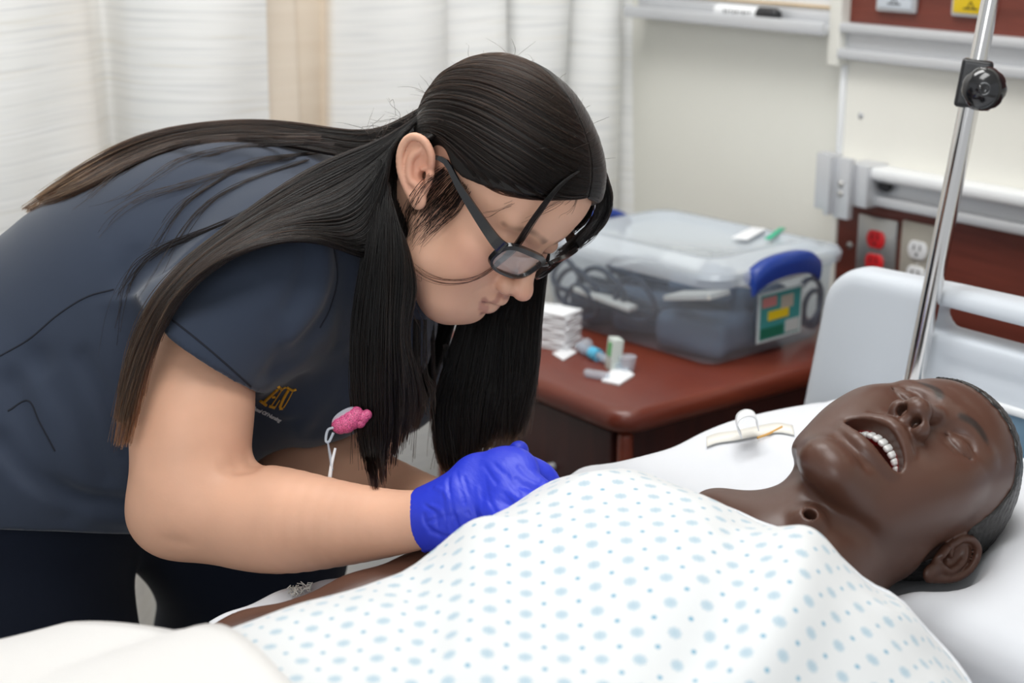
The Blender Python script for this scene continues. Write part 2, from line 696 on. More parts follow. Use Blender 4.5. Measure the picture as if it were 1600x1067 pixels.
def curtain_mat():
    m = bpy.data.materials.new('curtain_cloth')
    m.use_nodes = True
    nt = m.node_tree
    b = nt.nodes['Principled BSDF']
    b.inputs['Roughness'].default_value = 0.9
    uv = nt.nodes.new('ShaderNodeUVMap')

    def noise(sx, sy, sc, lo, hi, det=4):
        mp = nt.nodes.new('ShaderNodeMapping')
        mp.inputs['Scale'].default_value = (sx, sy, 1)
        nz = nt.nodes.new('ShaderNodeTexNoise')
        nz.inputs['Scale'].default_value = sc
        nz.inputs['Detail'].default_value = det
        nt.links.new(uv.outputs[0], mp.inputs[0])
        nt.links.new(mp.outputs[0], nz.inputs['Vector'])
        r = nt.nodes.new('ShaderNodeMapRange')
        r.inputs['From Min'].default_value = lo
        r.inputs['From Max'].default_value = hi
        nt.links.new(nz.outputs['Fac'], r.inputs[0])
        return r.outputs[0]

    def mix(f, a, c):
        x = nt.nodes.new('ShaderNodeMix')
        x.data_type = 'RGBA'
        for s, v in ((x.inputs[0], f), (x.inputs[6], a), (x.inputs[7], c)):
            if isinstance(v, tuple):
                s.default_value = (*v, 1)
            else:
                nt.links.new(v, s)
        return x.outputs[2]
    c = mix(noise(3, 110, 1.6, 0.50, 0.80), (0.84, 0.84, 0.82), (0.62, 0.63, 0.64))
    c = mix(noise(2.0, 60, 2.0, 0.58, 0.85), c, (0.70, 0.66, 0.56))
    c = mix(noise(2, 150, 1.3, 0.55, 0.70), c, (0.90, 0.90, 0.89))
    at = nt.nodes.new('ShaderNodeAttribute')
    at.attribute_name = 'band_shade'
    t = mix(noise(2, 30, 1.5, 0.4, 0.8), (0.76, 0.66, 0.54), (0.70, 0.59, 0.47))
    mx = nt.nodes.new('ShaderNodeMix')
    mx.data_type = 'RGBA'
    nt.links.new(at.outputs['Fac'], mx.inputs[0])
    nt.links.new(c, mx.inputs[6])
    nt.links.new(t, mx.inputs[7])
    nt.links.new(mx.outputs[2], b.inputs['Base Color'])
    return m


M_curtain = curtain_mat()

# ------------------------------------------------------------------ the room
WX = 1.86


def slab(name, lo, hi, m):
    o = MB().box(lo, hi).build(name, m, smooth=False)
    return tag(o, kind='structure')


slab('floor', (-2.6, -2.2, -0.1), (WX + 0.1, 3.4, 0.0), M_floor)
slab('wall_head', (WX, -2.2, 0.0), (WX + 0.1, 3.4, 2.7), M_wall)
slab('wall_far', (-2.6, 3.3, 0.0), (WX, 3.4, 2.7), M_wall)
slab('ceiling', (-2.6, -2.2, 2.7), (WX + 0.1, 3.4, 2.8), M_ceil)
slab('baseboard_head', (WX - 0.012, -2.2, 0.0), (WX, 3.3, 0.1), M_wdark)


def yz(px, py, X=WX):
    p = on_plane(px, py, 0, X)
    return p[1], p[2]


# curtain: folds taken along the track
def curtain():
    root = thing('privacy_curtain', (1.2, 2.12, 0.12),
                 'white privacy curtain with grey and tan horizontal streaks hanging behind the nurse', 'curtain')
    # (pixel column on the plane, offset toward the bed, tan band 0/1, low values paint a beige fold shadow)
    prof = [(-700, .00, 0), (-560, .05, 0), (-430, -.02, 0), (-300, .04, 0), (-190, -.03, 0), (-60, .02, 0), (60, .015, 0), (140, -.01, .25),
            (178, -.045, .25), (205, -.06, .1), (222, -.01, 0), (260, .02, 0), (330, .03, 0), (405, .022, 0), (414, .018, 0), (418, .012, .9), (468, -.01, .9),
            (474, -.02, 1), (512, -.035, 1), (519, -.035, 1), (524, -.01, 0), (560, .012, 0), (630, .02, 0), (684, .012, 0), (690, -.01, 0),
            (700, .0, 0), (740, .02, 0), (785, .022, 0), (795, -.005, 0), (799, -.05, 0), (804, -.02, 0), (812, .015, 0), (850, .025, 0), (874, .01, 0),
            (881, -.035, 0), (890, .0, 0), (920, .024, 0), (952, .012, 0), (961, -.03, 0), (968, .0, 0), (990, .02, 0), (1012, .012, 0),
            (1019, -.012, 0), (1017, -.04, 0), (1000, -.06, 0)]
    pts = []
    for px, off, b in prof:
        X = on_plane(px, 120, 1, 2.10)[0]
        pts.append((X, 2.10 - off, b))
    pts = np.array(pts)
    n = 420
    t0 = np.linspace(0, len(pts) - 1, n)
    sp = spline(pts[:, :2], n)
    band_shade = np.interp(t0, range(len(pts)), pts[:, 2])
    seg = np.r_[0, np.cumsum(np.linalg.norm(np.diff(sp, axis=0), axis=1))]
    nz = 46
    zs = np.linspace(0.13, 2.45, nz)
    v = []; uvs = []; bd = []
    for j, z in enumerate(zs):
        k = 1.25 - 0.12 * z
        X = sp[:, 0] + 0.012 * np.sin(seg * 9 + z * 2.1)
        Y = 2.10 + (sp[:, 1] - 2.10) * k + 0.008 * np.sin(seg * 13 + z * 4.0) + 0.006 * np.sin(seg * 31 - z * 7)
        v.append(np.stack([X, Y, np.full(n, z)], 1))
        uvs.append(np.stack([seg, np.full(n, z) + 0.01 * np.sin(seg * 6)], 1)); bd.append(band_shade)
    v = np.concatenate(v); uvs = np.concatenate(uvs); bd = np.concatenate(bd)
    i = np.arange(n - 1)[None] + n * np.arange(nz - 1)[:, None]
    f = np.stack([i, i + 1, i + 1 + n, i + n], -1).reshape(-1, 4)
    me = mesh_np('curtain_cloth', v, f)
    uvl = me.uv_layers.new(name='UVMap')
    li = np.empty(len(me.loops), np.int32); me.loops.foreach_get('vertex_index', li)
    uvl.data.foreach_set('uv', uvs[li].astype('f').ravel())
    a = me.attributes.new('band_shade', 'FLOAT', 'POINT')
    a.data.foreach_set('value', bd.astype('f'))
    o = finish('curtain_cloth', me, M_curtain, root)
    so = o.modifiers.new('s', 'SOLIDIFY'); so.thickness = 0.002
    for z in (0.135, 2.44):
        hm = MB()
        hm.tube([(p[0], 2.10 + (p[1] - 2.10) * (1.25 - .12 * z), z) for p in sp[::3]], 0.005, 6)
        hm.build('hem', M_curtain, root)
    p = on_plane(216, 47, 1, 2.115)
    MB().ball((p[0], p[1] + 0.0, p[2]), (0.009, 0.006, 0.009)).build('snap_button', M_white, root)
    tr = MB().box((-1.5, 2.07, 2.47), (1.84, 2.13, 2.5)).build('track', M_alu, root)
    return root


curtain()

# whiteboard with tray
wb = thing('whiteboard', (WX - 0.01, 1.6, 1.3), 'whiteboard with silver pen tray on the wall right of the curtain', 'whiteboard')
y1, z1 = yz(1022, 4, WX - 0.03)
y2, z2 = yz(1309, 22, WX - 0.03)
zt = z2 - 0.004
zb = yz(1309, 50, WX - 0.05)[1] - 0.007
y0b = 2.05
MB().box((WX - 0.018, y2, zt), (WX - 0.002, y0b, zt + 0.9), 0.001).build('writing_surface', M_white, wb)
M_tan = mat('tan_trim', (0.55, 0.40, 0.22), 0.5)
MB().box((WX - 0.023, y2, zt + 0.010), (WX - 0.018, y0b, zt + 0.0135)).build('frame_edge', M_tan, wb)
m = MB()
m.box((WX - 0.06, y2, zb), (WX - 0.002, y0b, zb + 0.012), 0.003)
m.box((WX - 0.028, y2, zb + 0.010), (WX - 0.018, y0b, zt + 0.006), 0.002)
m.box((WX - 0.062, y2, zb), (WX - 0.055, y0b, zb + 0.02), 0.003)
m.build('pen_tray', M_alu, wb)
MB().box((WX - 0.02, y2 - 0.004, zb - 0.02), (WX - 0.002, y2 + 0.012, zt + 0.9), 0.002).build('side_trim', M_offw, wb)
# marker
ya, za = yz(1122, 22, WX - 0.045); yb_, zb_ = yz(1216, 28, WX - 0.045)
mk = thing('dry_erase_marker', (WX - 0.045, (ya + yb_) / 2, zb + 0.02), 'white marker with a black cap lying on the whiteboard tray', 'marker')
zc = zb + 0.023
cy = ya + (yb_ - ya) * 0.70
MB().tube([(WX - 0.045, ya, zc), (WX - 0.045, cy, zc)], 0.0108, 16).build('barrel', M_white, mk)
MB().tube([(WX - 0.045, cy, zc), (WX - 0.045, cy + (yb_ - cy) * .85, zc), (WX - 0.045, yb_, zc)], [0.0112, 0.0112, 0.008], 16).build('cap', M_black, mk)
m = MB()
for k in range(9):
    yy = ya + (cy - ya) * (0.25 + 0.075 * k)
    m.box((WX - 0.0565, yy - 0.0035, zc - 0.0015 + 0.001 * (k % 3)), (WX - 0.0545, yy, zc + 0.0035 - 0.001 * (k % 2)))
m.build('printing', M_black, mk)

# headwall unit
hw = thing('headwall_unit', (WX - 0.02, 1.0, 0.8), 'cherry and cream headwall panel with silver equipment rails above the bed head', 'wall panel')
XP = WX - 0.03            # panel face
yL, zA = yz(1326, 36, XP)           # left edge, bottom of the upper wood field
yR = 0.1
zB = yz(1326, 90, XP)[1]            # bottom of upper rail
zC = yz(1338, 249, XP)[1]           # top of lower rail
zD = yz(1338, 309, XP)[1]           # bottom of lower rail
MB().box((XP, yR, zA - .01), (WX - .001, yL, zA + 0.6)).build('upper_wood_field', M_wood2, hw)
MB().box((XP, yR, zC - .01), (WX - .001, yL, zB + .01)).build('cream_field', M_offw, hw)
yL2, _ = yz(1307, 380, XP)
MB().box((XP, yR, 0.3), (WX - .001, yL2, zD + .02)).build('lower_wood_field', M_wood2, hw)
m = MB()
h = zA - zB
m.box((XP - 0.022, yR, zA - h * .24), (XP, yL, zA + .002), 0.003)
m.box((XP - 0.006, yR, zA - h * .75), (XP, yL, zA - h * .2))
m.box((XP - 0.024, yR, zB), (XP, yL, zB + h * .30), 0.003)
m.build('equipment_rail', M_alu, hw)
m = MB()
h = zC - zD
m.box((XP - 0.04, yR, zC - h * .30), (XP, yL, zC), 0.006)
m.build('rail_cap', M_white, hw)
m = MB()
m.box((XP - 0.012, yR, zC - h * .85), (XP, yL, zC - h * .3))
m.box((XP - 0.028, yR, zD), (XP, yL, zD + h * .26), 0.003)
m.box((XP - 0.03, yR, zC - h * .36), (XP, yL, zC - h * .30), 0.001)
m.build('equipment_rail', M_alu, hw)
# cover strips on the left edge
ys = yz(1318, 60, XP - .01)[0]
MB().box((XP - 0.02, yL - 0.002, zB - 0.012), (WX - .001, yL + 0.022, zA + .6), 0.003).build('cover_strip', M_offw, hw)
MB().box((XP - 0.006, yL - .004, zC), (WX - .001, yL + 0.006, zB - .01), 0.002).build('joint_strip', M_white, hw)
MB().box((XP - 0.004, yL2 - .001, 0.3), (WX - .001, yL2 + 0.012, zD - .02), 0.002).build('joint_strip', M_offw, hw)
p = on_plane(1345, 181, 0, XP)
MB().ball((XP, p[1], p[2]), (0.003, 0.005, 0.005), 10, 6).build('screw', M_alud, hw)
p = on_plane(1328, 383, 0, XP)
MB().ball((XP, p[1], p[2]), (0.004, 0.006, 0.006), 10, 6).build('screw', M_steel, hw)
# gas outlet plates, upper field
for (a, b, c_, mm, lab) in ((1366, 1428, 17, M_bedpl, 'white gas outlet plate'), (1483, 1550, 25, mat('yellow_plate', (0.75, 0.52, 0.01), 0.4), 'yellow gas outlet plate')):
    ya2, zz = yz(a, c_, XP - .01); yb2, zz2 = yz(b, c_ + 4, XP - .01)
    t = thing('gas_outlet_plate', (XP, (ya2 + yb2) / 2, zz), lab + ' on the upper wood field of the headwall', 'outlet')
    MB().box((XP - 0.008, yb2, zz), (XP, ya2, zz + 0.09), 0.003).build('bezel', M_alu, t)
    w = abs(yb2 - ya2)
    MB().box((XP - 0.011, yb2 + w * .07, zz + .005), (XP - 0.006, ya2 - w * .07, zz + 0.085), 0.002).build('face', mm, t)
    m = MB()
    cy2 = (ya2 + yb2) / 2
    m.tube([(XP - 0.0115, cy2 - .006, zz + .012), (XP - 0.0115, cy2, zz + .022), (XP - 0.0115, cy2 + .006, zz + .012)], .0008, 6)
    m.tube([(XP - 0.0115, cy2 - .012, zz + .012), (XP - 0.0115, cy2 + .012, zz + .012)], .0008, 6)
    m.ball((XP - .011, cy2, zz + .045), (.006, .017, .017), 16, 8)
    m.build('symbol', M_black, t)


# electrical outlets
def outlet(px0, px1, py0, mm, plate, lab, sock):
    ya2, zt2 = yz(px0, py0, XP - .006); yb2, _ = yz(px1, py0 + 8, XP - .006)
    t = thing('electrical_outlet', (XP, (ya2 + yb2) / 2, zt2 - .12), lab, 'outlet')
    MB().box((XP - 0.006, yb2, zt2 - 0.125), (XP, ya2, zt2), 0.003).build('cover_plate', plate, t)
    cy2 = (ya2 + yb2) / 2
    for k in range(2):
        zc2 = yz((px0 + px1) / 2, sock[k], XP - .008)[1]
        o = MB().loft([[Vector((XP - xx, cy2 + r * math.cos(a) * .017, zc2 + max(-.78, min(.78, math.sin(a))) * .017 * r))
                        for a in [2 * math.pi * i / 32 for i in range(32)]] for xx, r in ((.004, 1.0), (.009, 1.0), (.0098, .93))]).build('socket', mm, t)
        m = MB()
        for dy in (-.0055, .0055):
            m.box((XP - .0103, cy2 + dy - .001, zc2 + .0), (XP - .0085, cy2 + dy + .001, zc2 + .008))
        m.ball((XP - .0095, cy2, zc2 - .0065), (.0012, .0028, .0028), 10, 6)
        m.build('slots', M_dark, o)
    MB().ball((XP - .006, cy2, zt2 - .0625), (.0015, .003, .003), 10, 6).build('screw', M_steel, t)


outlet(1341, 1403, 333, M_red, M_steel, 'steel outlet plate with red sockets on the headwall', (375, 412))
outlet(1409, 1468, 343, M_white, mat('beige_plate', (0.46, 0.43, 0.37), 0.4, metal=.3), 'beige outlet plate with white sockets, right of the red one', (392, 432))
# rail clamp bracket
XB = XP - .055
yb0, zb0 = yz(1283, 236, XB); yb1, zb1 = yz(1331, 345, XB)
ym, _ = yz(1305, 300, XB)
t = thing('rail_bracket', (XB, ym, zb1), 'grey aluminium bracket clamped on the left end of the lower rail', 'bracket')
m = MB()
m.box((XB - .004, yb1 + .006, zb1), (XB + .008, ym, zb0 - .004), 0.002)
m.box((XB - .016, ym - .001, zb1 + .004), (XB + .012, ym + .009, zb0 - .001), 0.002)
m.box((XB - .010, ym + .009, zb1 + .01), (XB + .01, yb0, zb0), 0.002)
m.build('face_plate', M_alu, t)
MB().box((XB + .008, yb1 - .018, zb1 + .02), (XP, ym - .01, zb0 - .012), 0.003).build('clamp_body', M_alu, t)
MB().ball((XP - .02, yb1 - .03, (zb0 + zb1) / 2 + .004), (.008, .012, .008)).build('lever', M_black, t)
for q in (0.4, 0.55):
    MB().ball((XB - .005, (ym + yb1) / 2 + .004, zb1 + (zb0 - zb1) * q), (.003, .005, .005), 12, 6).build('screw', M_steel, t)

# ------------------------------------------------------------------ nightstand
NX0, NX1, NY0, NY1, NZ = 1.255, 1.815, 1.415, 1.885, 0.742
ns = thing('nightstand', (NX0 + .2, 1.6, 0), 'dark cherry bedside cabinet behind the bed holding the plastic bin', 'nightstand')
rings = []
cx, cy = (NX0 + NX1) / 2, (NY0 + NY1) / 2
hx, hy = (NX1 - NX0) / 2, (NY1 - NY0) / 2
for z, ins in ((NZ - .036, .012), (NZ - .030, .003), (NZ - .022, 0), (NZ - .012, 0), (NZ - .004, .004), (NZ, .014)):
    rings.append(rrect(cx, cy, hx - ins, hy - ins, 0.035, z, 8))
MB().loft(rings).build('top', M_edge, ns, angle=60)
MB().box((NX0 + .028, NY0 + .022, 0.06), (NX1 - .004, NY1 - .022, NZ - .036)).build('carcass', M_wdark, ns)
for yy in (NY0 + .014, NY1 - .034):
    MB().box((NX0 + .016, yy, 0.0), (NX0 + .036, yy + .02, NZ - .036), 0.008, 3).build('corner_post', M_edge, ns)
dz = (NZ - .036 - .08) / 3
for k in range(3):
    za2 = .08 + k * dz
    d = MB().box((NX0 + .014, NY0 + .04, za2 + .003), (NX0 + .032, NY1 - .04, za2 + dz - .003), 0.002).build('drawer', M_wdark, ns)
    zh = za2 + dz * .58
    yc = (NY0 + NY1) / 2
    MB().tube([(NX0 + .014, yc - .075, zh)] + [(NX0 - .012 - .012 * math.cos(a), yc + .075 * math.sin(a) / 1.0, zh) for a in [math.radians(t_) for t_ in range(-75, 76, 15)]] + [(NX0 + .014, yc + .075, zh)],
              .0055, 10).build('handle', M_alu, d)

# ------------------------------------------------------------------ storage bin
bx, by = 1.60, 1.665
BR = Matrix.Rotation(math.radians(4), 4, 'Z')
bT = Matrix.Translation((bx, by, NZ)) @ BR
M_clear = bpy.data.materials.new('clear_plastic')
M_clear.use_nodes = True
_nt = M_clear.node_tree
_b = _nt.nodes['Principled BSDF']
_b.inputs['Base Color'].default_value = (0.80, 0.86, 0.93, 1)
_b.inputs['Roughness'].default_value = 0.14
_tr = _nt.nodes.new('ShaderNodeBsdfTransparent')
_tr.inputs[0].default_value = (0.90, 0.94, 0.98, 1)
_mx = _nt.nodes.new('ShaderNodeMixShader')
_mx.inputs[0].default_value = 0.17
_nt.links.new(_tr.outputs[0], _mx.inputs[1])
_nt.links.new(_b.outputs[0], _mx.inputs[2])
_nt.links.new(_mx.outputs[0], _nt.nodes['Material Output'].inputs[0])
M_lid = M_clear.copy()
M_lid.name = 'frosted_lid_plastic'
for n_ in M_lid.node_tree.nodes:
    if n_.type == 'MIX_SHADER':
        n_.inputs[0].default_value = 0.50
M_film = M_clear.copy()
M_film.name = 'clear_film'
for n_ in M_film.node_tree.nodes:
    if n_.type == 'MIX_SHADER':
        n_.inputs[0].default_value = 0.35
bn = thing('storage_bin', (bx, by, NZ), 'clear plastic storage bin with blue handles full of dark tubing on the nightstand', 'storage bin')
hx, hy = .148, .190


def BP(x, y, z):
    return bT @ Vector((x, y, z))


def bl(mb, rings, **k):
    return mb.loft([[bT @ p for p in r] for r in rings], **k)


body = []
for z, s_ in ((0.002, -.012), (0.0, -.022), ):
    pass
m = MB()
rg = [rrect(0, 0, hx - .03, hy - .03, .02, .001), rrect(0, 0, hx - .024, hy - .024, .025, .003), rrect(0, 0, hx - .018, hy - .018, .03, .012), rrect(0, 0, hx - .008, hy - .008, .035, .075),
      rrect(0, 0, hx - .006, hy - .006, .035, .118), rrect(0, 0, hx, hy, .037, .120), rrect(0, 0, hx, hy, .037, .128)]
m.loft([[bT @ p for p in r] for r in rg], caps=False)
m.bm.faces.new([v for v in m.bm.verts][:len(rg[0])])
m.build('tub', M_clear, bn)
m = MB()
rg = [rrect(0, 0, hx + .004, hy + .004, .04, .122), rrect(0, 0, hx + .006, hy + .006, .042, .134), rrect(0, 0, hx + .002, hy + .002, .04, .141), rrect(0, 0, hx - .02, hy - .02, .03, .142),
      rrect(0, 0, hx - .03, hy - .03, .03, .150), rrect(0, 0, hx - .05, hy - .05, .03, .151), rrect(0, 0, hx - .058, hy - .058, .03, .145)]
m.loft([[bT @ p for p in r] for r in rg], caps=False)
n_ = len(rg[0])
m.bm.faces.new(list(m.bm.verts)[-n_:])
m.build('lid', M_lid, bn)
for sgn, xo in ((-1, 0), (1, 0)):
    pts = []
    for a in range(-10, 11):
        t_ = a / 10
        pts.append((t_ * .074 - .008, sgn * (hy + .008 + .006 * (1 - t_ * t_)), .134 + .012 * (1 - t_ ** 4) - .008 * t_ * t_))
    rings = []
    for (x, y, z) in pts:
        c_ = Vector((x, y, z))
        prof = [(-.016, .006), (-.012, .011), (0, .012), (.006, .008), (.008, -.004), (.006, -.020), (.001, -.022), (-.002, -.008), (-.014, -.002)]
        rings.append([bT @ Vector((x, y + sgn * p[0], z + p[1])) for p in prof])
    MB().loft(rings).build('handle', M_blue, bn, angle=60)

# label on the side toward the camera right
LBL = MB()
ly = -(hy - .006)
lx0, lx1, lz0, lz1 = -.052, .048, .026, .100
LBL.box((lx0, ly - .0032, lz0), (lx1, ly - .002, lz1))
lb = LBL.build('label', mat('label_white', (0.62, 0.70, 0.72), 0.4), bn, rot=bT, smooth=False)
def lpatch(a, b, c_, d, col, name):
    m = MB()
    m.box((lx0 + a * (lx1 - lx0), ly - .0037, lz0 + c_ * (lz1 - lz0)), (lx0 + b * (lx1 - lx0), ly - .0031, lz0 + d * (lz1 - lz0)))
    m.build('print', mat(name, col, 0.4), lb, rot=bT, smooth=False)
lpatch(.05, .95, .05, .95, (.05, .30, .30), 'label_teal')
def lpatch2(a, b, c_, d, col, name, off=.0006):
    m = MB()
    m.box((lx0 + a * (lx1 - lx0), ly - .0037 - off, lz0 + c_ * (lz1 - lz0)), (lx0 + b * (lx1 - lx0), ly - .0036, lz0 + d * (lz1 - lz0)))
    m.build('print', mat(name, col, 0.4), lb, rot=bT, smooth=False)
lpatch2(.08, .40, .70, .90, (.55, .22, .22), 'label_pink')
lpatch2(.22, .68, .42, .60, (.80, .60, .02), 'label_yellow', .001)
lpatch2(.50, .78, .60, .86, (.45, .42, .36), 'label_photo')
lpatch2(.62, .93, .08, .34, (.55, .60, .60), 'label_barcode')
lpatch2(.06, .58, .08, .28, (.01, .16, .10), 'label_green')

# contents of the bin
M_tubing = mat('slate_rubber', (0.035, 0.05, 0.08), 0.4)
M_cuff = mat('navy_nylon', (0.085, 0.12, 0.175), 0.7, bump=(300, 0.2))
ct = MB()
for k in range(9):
    r = .035 + .012 * random.random()
    cx2, cy2, cz2 = random.uniform(-.08, .08), random.uniform(-.12, .12), .03 + .007 * k
    tl = random.uniform(-.5, .5); az = random.uniform(0, 6.28)
    pts = []
    for i in range(44):
        a = i / 44 * 2 * math.pi * 1.8
        rr = r * (1 + .08 * math.sin(3 * a + k))
        x, y = rr * math.cos(a), rr * 1.2 * math.sin(a)
        pts.append(BP(max(-.125, min(.125, cx2 + x)), max(-.165, min(.165, cy2 + y)), max(.012, min(.112, cz2 + tl * x + .01 * math.sin(a * .6)))))
    ct.tube(pts, .0045, 8)
for k, (y0_, z0_, ry, rz_) in enumerate([(.115, .062, .045, .030), (.06, .075, .05, .028), (.10, .045, .034, .026), (-.01, .07, .04, .032), (.135, .08, .03, .024)]):
    ct.tube([BP(-.121 - .003 * (k % 3) + .006 * math.sin(2 * a), max(-.16, min(.165, y0_ + ry * math.cos(a))), max(.012, z0_ + rz_ * math.sin(a))) for a in [i / 30 * 2 * math.pi for i in range(33)]], .0042, 8)
for k, (x0_, z0_, rx, rz_) in enumerate([(.095, .06, .03, .035), (.11, .045, .022, .028), (.0, .05, .03, .03)]):
    ct.tube([BP(max(-.12, min(.125, x0_ + rx * math.cos(a))), -.163 + .003 * (k % 2), max(.012, z0_ + rz_ * math.sin(a))) for a in [i / 30 * 2 * math.pi for i in range(33)]], .0042, 8)
o = ct.build('tubing', M_tubing, None)
tag(o, 'coiled dark rubber tubing heaped inside the clear bin', 'tubing', kind='stuff')
for k, (x, y, z, sx, sy, sz, rz) in enumerate([(-.060, -.10, .035, .055, .06, .028, 10), (.03, -.085, .045, .055, .055, .038, -12), (-.035, .02, .040, .055, .06, .032, 25),
                                              (.06, .07, .045, .055, .06, .036, 0), (-.06, .12, .03, .05, .04, .024, -10), (-.03, -.06, .09, .06, .05, .014, 40)]):
    S_ = Sculpt((-.1, -.1, -.08), (.1, .1, .08), .004)
    S_.add(rbox((0, 0, 0), (sx, sy, sz), sz * .6)).noise(.004, 60, 50 + k)
    v, f = S_.mesh()
    R_ = np.array(Matrix.Rotation(math.radians(rz), 3, 'Z'))
    v = v @ R_.T + np.array([x, y, z])
    v[:, 0] = np.clip(v[:, 0], -hx + .022, hx - .022); v[:, 1] = np.clip(v[:, 1], -hy + .022, hy - .022); v[:, 2] = np.clip(v[:, 2], .006, .116)
    v = np.array([bT @ Vector(p) for p in v])
    o = finish('pressure_cuff', mesh_np('pressure_cuff', v, f), M_cuff)
    tag(o, ['dark blue rolled cuff at the near left corner inside the clear bin', 'dark blue rolled cuff behind the bin label, largest of the cuffs', 'dark blue rolled cuff at the middle left of the clear bin', 'dark blue rolled cuff at the rear right of the clear bin',
            'small dark blue cuff at the far left end of the clear bin', 'flat dark blue cuff lying on top under the bin lid'][k], 'cuff', 'rolled cuffs in the bin')
for k, (x, y, z, sx, sy, rz) in enumerate([(-.115, -.125, .098, .022, .045, 0), (.03, -.15, .105, .07, .016, 3), (-.125, .05, .06, .01, .06, 0), (.0, .0, .113, .05, .03, 30)]):
    m = MB().box((-sx, -sy, -.004), (sx, sy, .004), .001)
    o = m.build('paper_packet', M_cream, None, rot=bT @ Matrix.Translation((x, y, z)) @ Matrix.Rotation(math.radians(rz), 4, 'Z') @ Matrix.Rotation(math.radians(8 * (k - 1.5)), 4, 'X'))
    tag(o, ['cream paper packet at the near left corner of the clear bin', 'long cream paper packet against the bin wall above the label', 'thin cream packet along the left wall of the clear bin', 'cream packet lying in the middle under the bin lid'][k], 'packet', 'paper packets in the bin')
# things on the lid
for (x0, x1, y0_, y1_, zz, mm, lab, rz) in ((-.01, .075, -.10, -.075, .1525, M_paper, 'white paper pouch lying on the bin lid', 20), (.0, .085, -.13, -.12, .1525, mat('green_print', (0.03, 0.42, 0.24), .5), 'green edged swab sleeve lying on the bin lid', 24)):
    m = MB().box((x0, y0_, zz), (x1, y1_, zz + .002), .0008)
    o = m.build('paper_pouch' if mm is M_paper else 'swab_sleeve', mm, None, rot=bT @ Matrix.Rotation(math.radians(rz), 4, 'Z'))
    tag(o, lab, 'pouch')


# small supplies on the nightstand
def NP(px, py, z=0.0):
    return Vector(on_plane(px, py, 2, NZ + z))


p = NP(880, 543)
g = thing('gauze_stack', p, 'stack of white folded gauze beside the bin on the nightstand', 'gauze')
for k in range(11):
    MB().box((-.024, -.024, k * .0052), (.024, .024, k * .0052 + .0048), .0018, 2).build('gauze_pad', M_paper, g, rot=Matrix.Translation(p + Vector((0, .008, 0))) @ Matrix.Rotation(math.radians(20 + 5 * math.sin(k * 2.3)), 4, 'Z'))
p = NP(853, 535)
m = MB()
for k in range(7):
    m.box((-.020, -.02, k * .0075), (.020, .02, k * .0075 + .007), .0018, 2)
o = m.build('gauze_bundle', M_paper, None, rot=Matrix.Translation(p + Vector((0.01, .012, 0))) @ Matrix.Rotation(math.radians(35), 4, 'Z'))
tag(o, 'white gauze bundle behind the gauze stack, half hidden by hair', 'gauze')


def flat(name, px, lab, cat, mm=M_paper, z=.0006, th=.0016, kind=None):
    pts = [NP(x, y, z) for x, y in px]
    return tag(MB().prism(pts, (0, 0, th)).build(name, mm, None, smooth=False), lab, cat)


flat('paper_square', [(863, 553), (888, 545), (901, 551), (880, 564)], 'small white paper square in front of the gauze stack', 'paper')
flat('gauze_pad', [(940, 597), (958, 578), (978, 578), (991, 588), (968, 603)], 'open white gauze pad near the cabinet corner', 'gauze', th=.003)
# syringe with blue collar
a, b = NP(905, 541, .008), NP(968, 572, .008)
sy = thing('syringe', (a + b) / 2, 'clear plastic syringe with a light blue collar lying on the nightstand', 'syringe')
MB().tube([a, a.lerp(b, .35)], .007, 14).build('barrel', M_film, sy)
MB().tube([a.lerp(b, .33), a.lerp(b, .50)], .0095, 16).build('collar', mat('sky_blue_plastic', (0.10, 0.50, 0.75), .35), sy)
MB().tube([a.lerp(b, .50), b], .006, 14).build('hub', M_film, sy)
MB().ball(a.lerp(b, .30) + Vector((0.0, .012, .006)), (.012, .010, .012)).build('wing', M_film, sy)
p0 = NP(957, 577, 0)
vb = thing('saline_vial', p0, 'small vial box with green lettering standing on the nightstand', 'vial box')
RV = Matrix.Translation(p0) @ Matrix.Rotation(math.radians(-20), 4, 'Z') @ Matrix.Rotation(math.radians(6), 4, 'Y')
MB().box((-.008, -.011, 0), (.008, .011, .046), .001).build('carton', mat('carton', (.62, .68, .64), .5), vb, rot=RV)
m = MB()
for q in range(3):
    m.box((-.0088, -.007 + q * .005, .020), (-.0079, -.0045 + q * .005, .040))
m.build('lettering', mat('green_ink', (.10, .45, .12), .5), vb, rot=RV)
p0 = NP(980, 580, 0)
m = MB()
m.loft([[p0 + Vector((r * math.cos(t_), r * math.sin(t_), z)) for t_ in [i * math.pi / 10 for i in range(20)]] for z, r in ((0, .008), (.004, .010), (.016, .012), (.022, .013))], caps=True)
tag(m.build('plastic_cup', M_film, None), 'clear plastic cup right of the vial box', 'cup')
a, b = NP(914, 582, .006), NP(950, 588, .006)
tag(MB().tube([a, a.lerp(b, .1), b], [.0045, .006, .006], 12).build('needle_sheath', M_film, None), 'frosted plastic needle sheath beside the open gauze pad', 'sheath')

# ------------------------------------------------------------------ bed
BZ = 0.765
bed = thing('hospital_bed', (0.5, 0.70, 0), 'hospital bed with a pale grey plastic headboard with a grip slot', 'bed')
MB().box((-0.75, .28, .52), (1.34, 1.12, .58), .01).build('deck', M_bedpl, bed)
for x in (-.6, 1.2):
    for y in (.36, 1.04):
        MB().tube([(x, y, .06), (x, y, .53)], .03, 16).build('leg', M_alud, bed)
        MB().tube([(x, y - .02, .06), (x, y + .02, .06)], .06, 20).build('caster', M_black, bed)
HX = 1.40


def hb(px, py):
    q = on_plane(px, py, 0, HX)
    return q[1], q[2]


